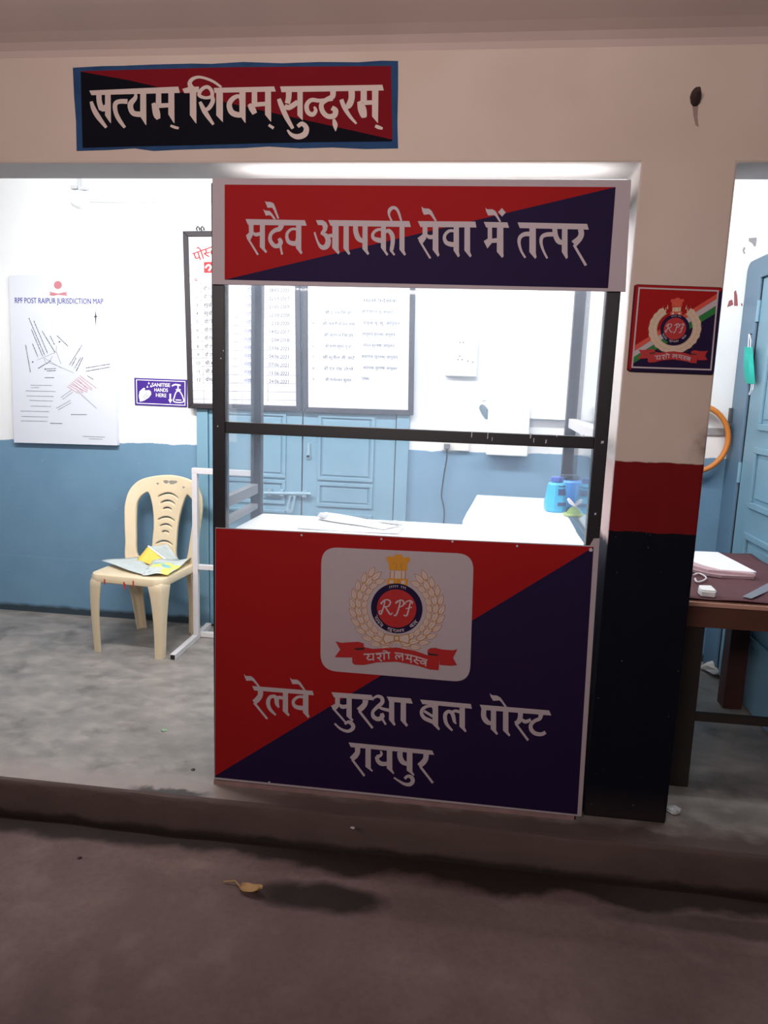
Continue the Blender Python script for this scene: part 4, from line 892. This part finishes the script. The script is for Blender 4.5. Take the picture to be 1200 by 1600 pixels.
for yy, x0, x1, bul in ((542, 1163, 1176, .0), (556, 1162, 1177, .012), (572, 1161.5, 1178, .018), (588, 1163, 1179, .012), (599.5, 1166, 1180, 0)):
    ring.append([mf(x0, yy), mf((x0+x1)/2, yy, bul), mf(x1, yy+.5), mf((x0+x1)/2, yy, bul-.004)])
mb.loft(ring); mb.build('mask_cloth', mat('turquoise cloth', (40, 178, 165), .8), mk, smooth=True)
mb = MB()
for pts in (((1169, 543), (1169.5, 532), (1170, 522)), ((1172.5, 543), (1173, 532), (1171, 522)), ((1177, 600), (1176, 609), (1171, 617)), ((1174, 600), (1173, 610), (1170, 616))): mb.tube([mf(*q) for q in pts], .0022, 6)
mb.build('ear_loop', M_WPRINT, mk)
mb = MB(); q = mf(1170.5, 522); mb.tube([q, (XR, q.y, q.z)], .003, 6); mb.build('nail', M_FRAME, mk)

# ================================================================== DESK at the right opening
ZD = .70
dk = thing('office_desk', 'dark brown wooden desk behind the pillar covered with a maroon cloth', 'desk', (1.5, .27, ZF))
M_WOOD = mat('dark brown wood', (96, 60, 48), .45, var=.3, scale=14); M_EDGE = mat('pale wood edging', (205, 158, 140), .4); M_DWOOD = mat('near black wood', (44, 38, 34), .6, var=.2, scale=9)
zz = ZD-ZF
MB().box((0, 0, zz-.018), (.655, .86, zz)).build('desktop', M_WOOD, dk, .002)
MB().box((0, -.006, zz-.016), (.655, 0, zz-.002)).build('edge_strip', M_EDGE, dk)
MB().box((.02, .004, zz-.095), (.65, .022, zz-.018)).build('apron', M_WOOD, dk)
for x, y in ((.13, .02), (.60, .02), (.13, .78), (.58, .78)):
    mb = MB(); mb.loft([[(x, y, z), (x+w, y, z), (x+w, y+w, z), (x, y+w, z)] for z, w in ((0, .085), (zz-.018, .082))]); mb.build('leg', M_DWOOD if y < .5 else mat('red brown leg wood', (70, 34, 30), .5), dk, .003)
MB().box((.19, .04, .255), (.65, .06, .285)).build('stretcher', M_DWOOD, dk)
mb = MB()
nx, ny = 26, 18; vs = []; fs = []
for j in range(ny+1):
    for i in range(nx+1):
        u, v = i/nx, j/ny; x = .03+u*.62; y = .012+v*.84
        z = zz+.004+.0035*(1+math.sin(u*17+v*9))*.5+.003*(1+math.sin(v*26-u*6+1))*.5
        vs.append((x, y, z))
for j in range(ny):
    for i in range(nx): a = j*(nx+1)+i; fs.append((a, a+1, a+nx+2, a+nx+1))
tc_ = thing('table_cloth', 'wrinkled maroon cloth spread over the desk', 'cloth', (1.5, .27, ZF))
mb.add(vs, fs); o = mb.build('cloth_sheet', mat('maroon cloth', (88, 52, 58), .8, var=.25, scale=10), tc_, smooth=True); so_ = o.modifiers.new('s', 'SOLIDIFY'); so_.thickness = .002; so_.offset = 1
zt2 = ZD+.012
def slab(name, px, z0, z1, m, parent, bevel=.001):
    mb = MB(); mb.prism([atz(x, y, z1) for x, y in px], (0, 0, z0-z1)); return mb.build(name, m, parent, bevel)
bk = thing('register_stack', 'stack of white registers lying open on the maroon cloth', 'paper', (0, 0, 0))
slab('paper_sheet', ((1086, 861), (1122, 862.5), (1182, 893.5), (1128, 890), (1102, 883.5), (1080, 876)), zt2+.022, zt2+.026, M_WPRINT, bk)
slab('register', ((1086, 864), (1122, 866), (1181, 897), (1128, 892), (1106, 890), (1078, 882)), zt2+.012, zt2+.022, mat('pink page edges', (190, 160, 165), .7), bk)
slab('register', ((1086, 867), (1122, 869), (1179, 901), (1128, 899), (1108, 896), (1076, 888)), zt2, zt2+.012, mat('grey pink cover', (160, 132, 138), .6), bk)
pb = thing('white_case', 'small white rounded plastic case near the desk edge by the pillar', 'case', (0, 0, 0))
slab('case_body', ((1092, 915), (1112, 915.5), (1120, 923), (1118, 925), (1096, 923), (1091, 918)), zt2-.002, zt2+.020, M_PLASTIC, pb, .004)
slab('case_lid', ((1092.5, 914), (1111, 914.5), (1118.5, 921.5), (1117, 923), (1096, 921), (1092, 917)), zt2+.020, zt2+.024, M_PLASTIC, pb, .003)
cdv = thing('cord_loop', 'pale looped cord beside the registers at the pillar edge', 'cord', (0, 0, 0))
mb = MB(); mb.tube(smooth_path([tuple(atz(x, y, zt2+.006)) for x, y in ((1084, 898), (1092, 896), (1101, 900), (1103, 904), (1097, 908), (1089, 909), (1086, 904))], 5), .0035, 6); mb.build('cord', M_STEEL, cdv, smooth=True)
rl = thing('steel_ruler', 'grey steel ruler lying diagonally on the maroon cloth', 'ruler', (0, 0, 0))
slab('blade', ((1160, 932), (1174, 935), (1215, 917), (1215, 903)), zt2+.001, zt2+.003, mat('ruler steel', (150, 150, 158), .35, metal=.4), rl, 0)

# ================================================================== CHAIR
def make_chair():
    t = thing('plastic_chair', 'cream moulded plastic armless chair against the blue wall with papers on its seat', 'chair', (-.878, 1.105, ZF), math.radians(-5))
    # local: x across, y back (+), z up; front feet at y=0
    def rr(hw, y0, y1, z, r, n=6):
        pts = []
        for cx, cy, a0 in ((hw-r, y1-r, 0), (-hw+r, y1-r, PI/2), (-hw+r, y0+r, PI), (hw-r, y0+r, 1.5*PI)):
            for i in range(n+1): a = a0+PI/2*i/n; pts.append((cx+r*math.cos(a), cy+r*math.sin(a), z))
        return pts
    sz = .428
    mb = MB()
    mb.loft([rr(.214, -.004, .398, sz-.046, .06), rr(.222, -.012, .404, sz-.040, .062), rr(.224, -.014, .405, sz-.02, .064), rr(.218, -.008, .402, sz-.004, .06), rr(.205, .008, .395, sz, .055), rr(.12, .09, .32, sz-.006, .05), rr(.03, .17, .24, sz-.008, .03)])
    mb.build('seat', M_CHAIR, t, smooth=True)
    def leg(cx, cy, fx, fy, sx, sy, w0, w1):
        """angle section leg; (cx,cy) top corner, (fx,fy) foot corner, sx/sy = where the section opens"""
        rings = []
        for q, u in enumerate((-.035, -.012, .03, .09, .18, .3, .5, .75, 1)):
            z = (sz-.035)*(1-u) if u > 0 else sz-.035-u*.75; uu = max(u, 0); flare = (1-uu)**3*.034
            ins = .016 if q == 0 else .005 if q == 1 else 0
            x = cx+(fx-cx)*uu+sx*ins; y = cy+(fy-cy)*uu+sy*ins; w = w0+(w1-w0)*uu+flare; th = .009; rd = .012+.03*(1-uu)**4
            sec = [(0, w), (0, rd), (rd*.3, rd*.3), (rd, 0), (w, 0), (w, th), (rd+th, th), (th, rd+th), (th, w)]
            rings.append([(x+sx*a, y+sy*b, z) for a, b in sec])
        m_ = MB(); m_.loft(rings); m_.build('leg', M_CHAIR, t, smooth=True)
    leg(-.224, -.014, -.206, .0, 1, 1, .052, .042); leg(.224, -.014, .206, .0, -1, 1, .052, .042)
    leg(-.220, .402, -.182, .43, 1, -1, .052, .042); leg(.220, .402, .182, .43, -1, -1, .052, .042)
    # backrest: outline with two side openings and nine bowed slots, reclined and slightly dished
    cu = bpy.data.curves.new('b', 'CURVE'); cu.dimensions = '2D'; cu.fill_mode = 'BOTH'; cu.extrude = .006; cu.bevel_depth = .006; cu.bevel_resolution = 2
    def spl(pts):
        sp = cu.splines.new('POLY'); sp.points.add(len(pts)-1); sp.use_cyclic_u = True
        for p, q in zip(sp.points, pts): p.co = (q[0], q[1], 0, 1)
    outer = smooth_path([(-.205, .0), (-.222, .12), (-.235, .24), (-.238, .33), (-.215, .41), (-.15, .462), (0, .485), (.15, .462), (.215, .41), (.238, .33), (.235, .24), (.222, .12), (.205, .0), (.10, -.005), (0, -.005), (-.10, -.005)], 6, True)
    spl(outer)
    hole = [(-.160, .025), (-.180, .15), (-.190, .30), (-.178, .355), (-.150, .385), (-.120, .392), (-.092, .33), (-.074, .24), (-.070, .15), (-.082, .025)]
    spl(smooth_path(hole, 5, True)); spl(smooth_path([(-x, y) for x, y in hole], 5, True))
    for zc in (.365, .235, .10):
        for w, dz in ((.070, .008), (.052, -.027), (.034, -.060)):
            w *= 1 if zc > .3 else .85
            up = [(-w+2*w*i/8, zc+dz+.022*(w/.06)*(1-((i-4)/4)**2)) for i in range(9)]
            spl(up+[(x, y-.0205) for x, y in reversed(up)])
    ob = bpy.data.objects.new('b', cu); COL.objects.link(ob)
    me = bpy.data.meshes.new_from_object(ob.evaluated_get(bpy.context.evaluated_depsgraph_get())); bpy.data.objects.remove(ob)
    me.name = 'backrest'; me.materials.clear(); me.materials.append(M_CHAIR)
    bm = bmesh.new(); bm.from_mesh(me)
    for q in range(-7, 8): bmesh.ops.bisect_plane(bm, geom=bm.verts[:]+bm.edges[:]+bm.faces[:], plane_co=(q*.03+.001, 0, 0), plane_no=(1, 0, 0))
    for q in range(1, 12): bmesh.ops.bisect_plane(bm, geom=bm.verts[:]+bm.edges[:]+bm.faces[:], plane_co=(0, q*.04+.003, 0), plane_no=(0, 1, 0))
    bm.to_mesh(me); bm.free()
    for v in me.vertices:
        x, z, d = v.co.x, v.co.y, v.co.z
        v.co = (x, .392+.20*z-.9*x*x+d, sz-.015+z*.985)
    for p in me.polygons: p.use_smooth = True
    try: me.set_sharp_from_angle(angle=math.radians(40))
    except Exception: pass
    o = bpy.data.objects.new('backrest', me); COL.objects.link(o); o.parent = t
    mb = MB()
    for x, z in ((-.115, .395), (.0, .39), (.005, .38), (.055, .40)): mb.box((x-.003, -.0155, z-.018), (x+.004, -.0135, z+.012))
    mb.build('red_scribble', mat('red marker', (190, 60, 50), .6), t)
    mb = MB()
    for x, z, r in ((-.02, .452, .016), (.02, .45, .02), (.04, .455, .013), (-.07, .44, .008), (.10, .43, .008)):
        y = .392+.20*z-.9*x*x-.0135; zz_ = sz-.015+z*.985
        mb.poly([(x+r*math.cos(a)*(1+.3*math.sin(3*a)), y-.0005, zz_+r*.7*math.sin(a)) for a in [2*PI*i/10 for i in range(10)]])
    mb.build('scuff_mark', mat('grey scuff', (150, 146, 138), .7), t)
    return t
chair = make_chair(); chair.scale = (.955, 1, 1)
def crumple(name, label, cat, grid_, m, parent=None, group=None):
    t = thing(name, label, cat, (0, 0, 0), 0, group)
    return t
def sheet3(name, corners, m, parent, n=10, amp=.006, seed=1, fold=None):
    """rumpled thin sheet through four 3D corners"""
    rnd = random.Random(seed); ph = [rnd.uniform(0, 6) for _ in range(6)]; C = [Vector(q) for q in corners]; vs = []; fs = []
    nrm = (C[1]-C[0]).cross(C[3]-C[0]).normalized()
    if nrm.z < 0: nrm = -nrm
    for j in range(n+1):
        for i in range(n+1):
            u, v = i/n, j/n; p = (C[0]*(1-u)+C[1]*u)*(1-v)+(C[3]*(1-u)+C[2]*u)*v
            h = amp*(1+.5*math.sin(u*7+ph[0]+v*3)+.5*math.sin(v*9+ph[1]-u*4))
            if fold: h += fold(u, v)
            vs.append(p+nrm*h)
    for j in range(n):
        for i in range(n): a = j*(n+1)+i; fs.append((a, a+1, a+n+2, a+n+1))
    mb = MB(); mb.add(vs, fs); o = mb.build(name, m, parent, smooth=True)
    md = o.modifiers.new('s', 'SOLIDIFY'); md.thickness = .0012; return o
zs = ZF+.425+.004
M_NEWS = mat('grey newsprint', (186, 196, 196), .8, var=.12, scale=40); M_YEL = mat('yellow printed paper', (226, 196, 84), .6, var=.12, scale=14)
def printed_mat():
    m = mat('news page with yellow and blue print', (190, 200, 200), .7); g_ = NG(m)
    c_ = g_.mix(g_.noise(60, 3), rgba((176, 188, 190)), rgba((206, 210, 206)))
    c_ = g_.mix(g_.step(g_.noise(9, 3), .52, .58), c_, rgba((214, 214, 110)))
    c_ = g_.mix(g_.step(g_.noise(11, 2, (1, 1.3, 1)), .60, .64), c_, rgba((120, 184, 200)))
    g_.color(c_); return m
M_PAGE = printed_mat()
nw = thing('newspaper', 'grey newspaper sheet hanging over the left of the chair seat', 'newspaper', (0, 0, 0))
sheet3('page', [atz(158, 876, zs+.02), atz(222, 899, zs+.001), atz(240, 893, zs+.003), atz(216, 872, zs+.005)], M_NEWS, nw, 10, .004, 2)
np_ = thing('newspaper', 'yellow and blue printed newspaper page spread over the right of the chair seat', 'newspaper', (0, 0, 0))
sheet3('page', [atz(222, 899, zs+.004), atz(262, 900, zs+.004), atz(299, 874, zs+.022), atz(240, 876, zs+.006)], M_PAGE, np_, 10, .007, 5)
yf = thing('folder', 'yellow folder with a white edge propped against the chair back', 'folder', (0, 0, 0))
P = [aty(214, 876, 1.40), aty(232, 854, 1.468), aty(262, 878, 1.44), aty(242, 885, 1.36)]
P[0].z = max(P[0].z, zs+.004)
sheet3('cover', P, M_YEL, yf, 6, .003, 3)
mb = MB(); a, b = P[1], P[2]; mb.tube([a+Vector((0, -.004, .004)), b+Vector((0, -.004, .006))], .005, 6); mb.build('white_spine', M_WPRINT, yf)
sheet3('inner_page', [aty(234, 854, 1.478), aty(262, 851, 1.478), aty(279, 875, 1.455), aty(266, 879, 1.44)], M_NEWS, yf, 6, .002, 8)

# white steel tube stand beside the chair ------------------------------------------------
sd = thing('tube_stand', 'white square tube stand between the plastic chair and the counter', 'stand', (-.624, 1.42, ZF))
def sq(name, a, b, w=.017):
    a, b = Vector(a), Vector(b); mb = MB(); mb.tube([a, b], w*1.414, 4); return mb.build(name, M_STEEL, sd, .002)
zt_ = .945-ZF
MB().box((-.0145, -.0145, .0305), (.0145, .0145, zt_-.03)).build('upright', M_STEEL, sd, .002)
MB().box((.3455, -.0145, .0305), (.3745, .0145, zt_-.03)).build('upright', M_STEEL, sd, .002)
MB().box((-.015, -.015, zt_-.03), (.375, .015, zt_)).build('top_bar', M_STEEL, sd, .002)
MB().box((.015, -.012, .405), (.345, .012, .432)).build('mid_bar', M_STEEL, sd, .002)
MB().box((-.018, -.325, 0), (.012, .20, .03)).build('foot', M_STEEL, sd, .002)
MB().box((.348, -.325, 0), (.378, .20, .03)).build('foot', M_STEEL, sd, .002)
MB().box((.012, .03, 0.002), (.348, .058, .03)).build('base_bar', M_STEEL, sd, .002)
mb = MB(); mb.box((-.015, -.3262, .003), (.009, -.325, .027)); mb.build('tube_end', M_DARK, sd)

# ================================================================== COUNTER ITEMS
zc = HC
pc = thing('paper_sheets', 'white paper sheets lying on the counter top behind the red banner', 'paper', (0, 0, 0))
sheet3('sheet', [atz(463, 826, zc+.002), atz(622, 834.5, zc+.002), atz(635, 821, zc+.003), atz(500, 806, zc+.003)], mat('white paper', (222, 223, 222), .7), pc, 10, .0015, 4)
sheet3('sheet', [atz(496, 812, zc+.006), atz(600, 828, zc+.006), atz(624, 822, zc+.007), atz(507, 800, zc+.012)], mat('white paper', (222, 223, 222), .7), pc, 10, .003, 9)
fp = thing('folded_paper', 'small folded white slip with a dark crease on the counter papers', 'paper', (0, 0, 0))
q = atz(618, 819, zc+.014); mb = MB(); mb.prism([q+Vector((-.07, .03, -.002)), q+Vector((.03, -.012, -.002)), q+Vector((.0, .03, .008))], (0, 0, .002)); mb.build('slip', mat('grey slip', (170, 172, 170), .7), fp)
q = atz(505, 806, zc+.02); cp = thing('crumpled_note', 'tiny crumpled note on the counter papers near the rear left post', 'paper', q)
mb = MB(); mb.loft([[(.018*k*math.cos(a)+.004*math.sin(3*a), .014*k*math.sin(a), z+.003*math.sin(2*a)) for a in [2*PI*i/9 for i in range(9)]] for k, z in ((.6, -.008), (1, -.002), (.8, .006), (.3, .011))]); mb.build('note', mat('grey note', (200, 202, 202), .7), cp)
def bottle(x, y, h, hue, cap, label, lab):
    p = atz(x, y, zc); t = thing('powder_bottle', label, 'bottle', (p.x, p.y, zc), math.radians(12), None)
    R6 = lambda r, z: [(r*math.cos(a)*1.1, r*math.sin(a), z) for a in [2*PI*(i+.5)/8 for i in range(8)]]
    mb = MB(); mb.loft([R6(.037, 0), R6(.043, .008), R6(.046, h*.22), R6(.043, h*.42), R6(.036, h*.78), R6(.031, h*.83), R6(.022, h*.86), R6(.022, h*.88)]); mb.build('body', mat('bottle '+hue, {'cyan': (52, 176, 224), 'azure': (58, 150, 235)}[hue], .3), t, .003)
    mb = MB(); mb.loft([[(r*math.cos(a), r*math.sin(a), z) for a in [2*PI*i/20 for i in range(20)]] for r, z in ((.026, h*.86), (.027, h*.87), (.027, h*.985), (.024, h))]); mb.build('cap', mat('cap '+cap, {'blue': (62, 92, 178), 'dark': (44, 50, 66)}[cap], .35), t, smooth=True)
    if lab:
        for nm, z0, z1, mm in (('label_band', .50, .68, mat('label navy', (48, 62, 120), .5)), ('label_band', .20, .30, mat('label navy', (48, 62, 120), .5)), ('label_band', .74, .77, mat('label navy', (48, 62, 120), .5))):
            a0, a1 = -math.radians(96), -math.radians(40); rr_ = lambda z: (.0462 if z < .22 else .0462+(.0432-.0462)*(z-.22)/.2 if z < .42 else .0432+(.0362-.0432)*(z-.42)/.36)*1.0
            def pos(a, z):
                import math as M
                rr0 = rr_(z)
                k_ = PI/8; aa = (a+100*PI+PI/8) % (PI/4)-PI/8
                rad = rr0*math.cos(PI/8)/math.cos(aa)+.0006
                return (rad*math.cos(a)*1.1*1.012, rad*math.sin(a)*1.012, z*h)
            mb = MB(); vs = []; n = 8
            for i in range(n+1):
                a = a0+(a1-a0)*i/n; vs += [pos(a, z0), pos(a, z1)]
            mb.add(vs, [(2*i, 2*i+2, 2*i+3, 2*i+1) for i in range(n)]); mb.build(nm, mm, t)
    return t
bottle(867, 799, .150, 'cyan', 'blue', 'cyan powder bottle with a blue cap and striped label on the side counter', True)
bottle(881.5, 793, .148, 'azure', 'dark', 'azure bottle with a dark cap standing behind the cyan bottle', False)
gt = thing('soap_dish', 'green soap dish with a white spoon beside the bottles on the counter', 'dish', atz(895, 807, zc)); gt.scale = (.88, .8, 1)
mb = MB(); E8 = lambda a_, b_, z: [(a_*math.cos(t_), b_*math.sin(t_), z) for t_ in [2*PI*i/20 for i in range(20)]]
mb.loft([E8(.036, .03, 0), E8(.045, .037, .006), E8(.047, .038, .014), E8(.043, .034, .014), E8(.036, .028, .008)]); mb.build('dish', mat('pale green plastic', (176, 200, 130), .4), gt, smooth=True)
mb = MB(); mb.loft([E8(.034, .026, .008), E8(.028, .022, .022), E8(.016, .012, .036), E8(.004, .004, .042)]); mb.build('soap_lump', mat('green soap', (118, 150, 72), .6, var=.2, scale=30), gt, smooth=True)
mb = MB(); mb.tube([(-.03, -.02, .075), (-.018, -.016, .062), (.005, -.012, .045), (.04, -.01, .02)], [.006, .009, .004, .003], 8); mb.build('spoon', M_WPRINT, gt, smooth=True)

# ================================================================== LITTER
lf = thing('dry_leaf', 'curled dry yellow leaf on the wet road below the banner', 'leaf', atz(387, 1394, ZG))
lm = mat('dry leaf', (170, 134, 86), .7, var=.25, scale=40)
vs = []; fs = []; n = 8
for i in range(n+1):
    t_ = i/n; w_ = .024*math.sin(PI*min(1, t_*.92+.05))**.7*(1+.15*math.sin(9*t_))
    for j in (-1, -.5, 0, .5, 1): vs.append((-.028+.075*t_+.004*j, .010-.02*t_+w_*j*.9, .004+.010*j*j+.010*(t_-.3)**2*4))
for i in range(n):
    for j in range(4): a = i*5+j; fs.append((a, a+1, a+6, a+5))
mb = MB(); mb.add(vs, fs); o = mb.build('blade', lm, lf, smooth=True); md = o.modifiers.new('s', 'SOLIDIFY'); md.thickness = .0012
mb = MB(); mb.tube([(-.026, .010, .008), (-.05, .028, .012), (-.085, .026, .006)], .0025, 6); mb.build('stalk', lm, lf)
def scrap(name, label, cat, p, r, m, seed):
    rnd = random.Random(seed); t = thing(name, label, cat, p); bm_ = MB()
    rings = []
    for k_, z in ((.5, 0), (1, .25), (.75, .6), (.25, .85)): rings.append([(r*k_*math.cos(a)*rnd.uniform(.6, 1.3), r*k_*math.sin(a)*rnd.uniform(.6, 1.3), r*z*rnd.uniform(.7, 1.2)) for a in [2*PI*i/9 for i in range(9)]])
    bm_.loft(rings); bm_.build('crumple', m, t); return t
scrap('plastic_scrap', 'crumpled clear plastic wrapper at the foot of the navy pillar', 'litter', atz(1052, 1268, ZF), .026, mat('cloudy plastic', (190, 192, 196), .25), 4)
scrap('green_scrap', 'tiny green scrap on the cement floor left of the banner', 'litter', atz(256, 1142, ZF), .011, mat('green scrap', (150, 190, 150), .6), 5)
scrap('pebble', 'small dark pebble on the floor edge close to the red banner', 'litter', atz(302, 1203, ZF), .008, mat('pebble grey', (80, 78, 76), .8), 6)
scrap('paper_bit', 'tiny white paper bit on the kerb edge below the navy banner', 'litter', atz(551, 1294, ZF), .007, mat('paper bit', (190, 180, 178), .7), 8)
scrap('pebble', 'tiny brown pebble on the road left of the wet patch', 'litter', atz(125, 1341, ZG), .008, mat('pebble brown', (70, 48, 46), .8), 9)
scrap('paper_bundle', 'grey crumpled paper bundle on the floor under the desk', 'litter', atz(1122, 1052, ZF), .085, mat('grey paper', (190, 186, 182), .8), 10)
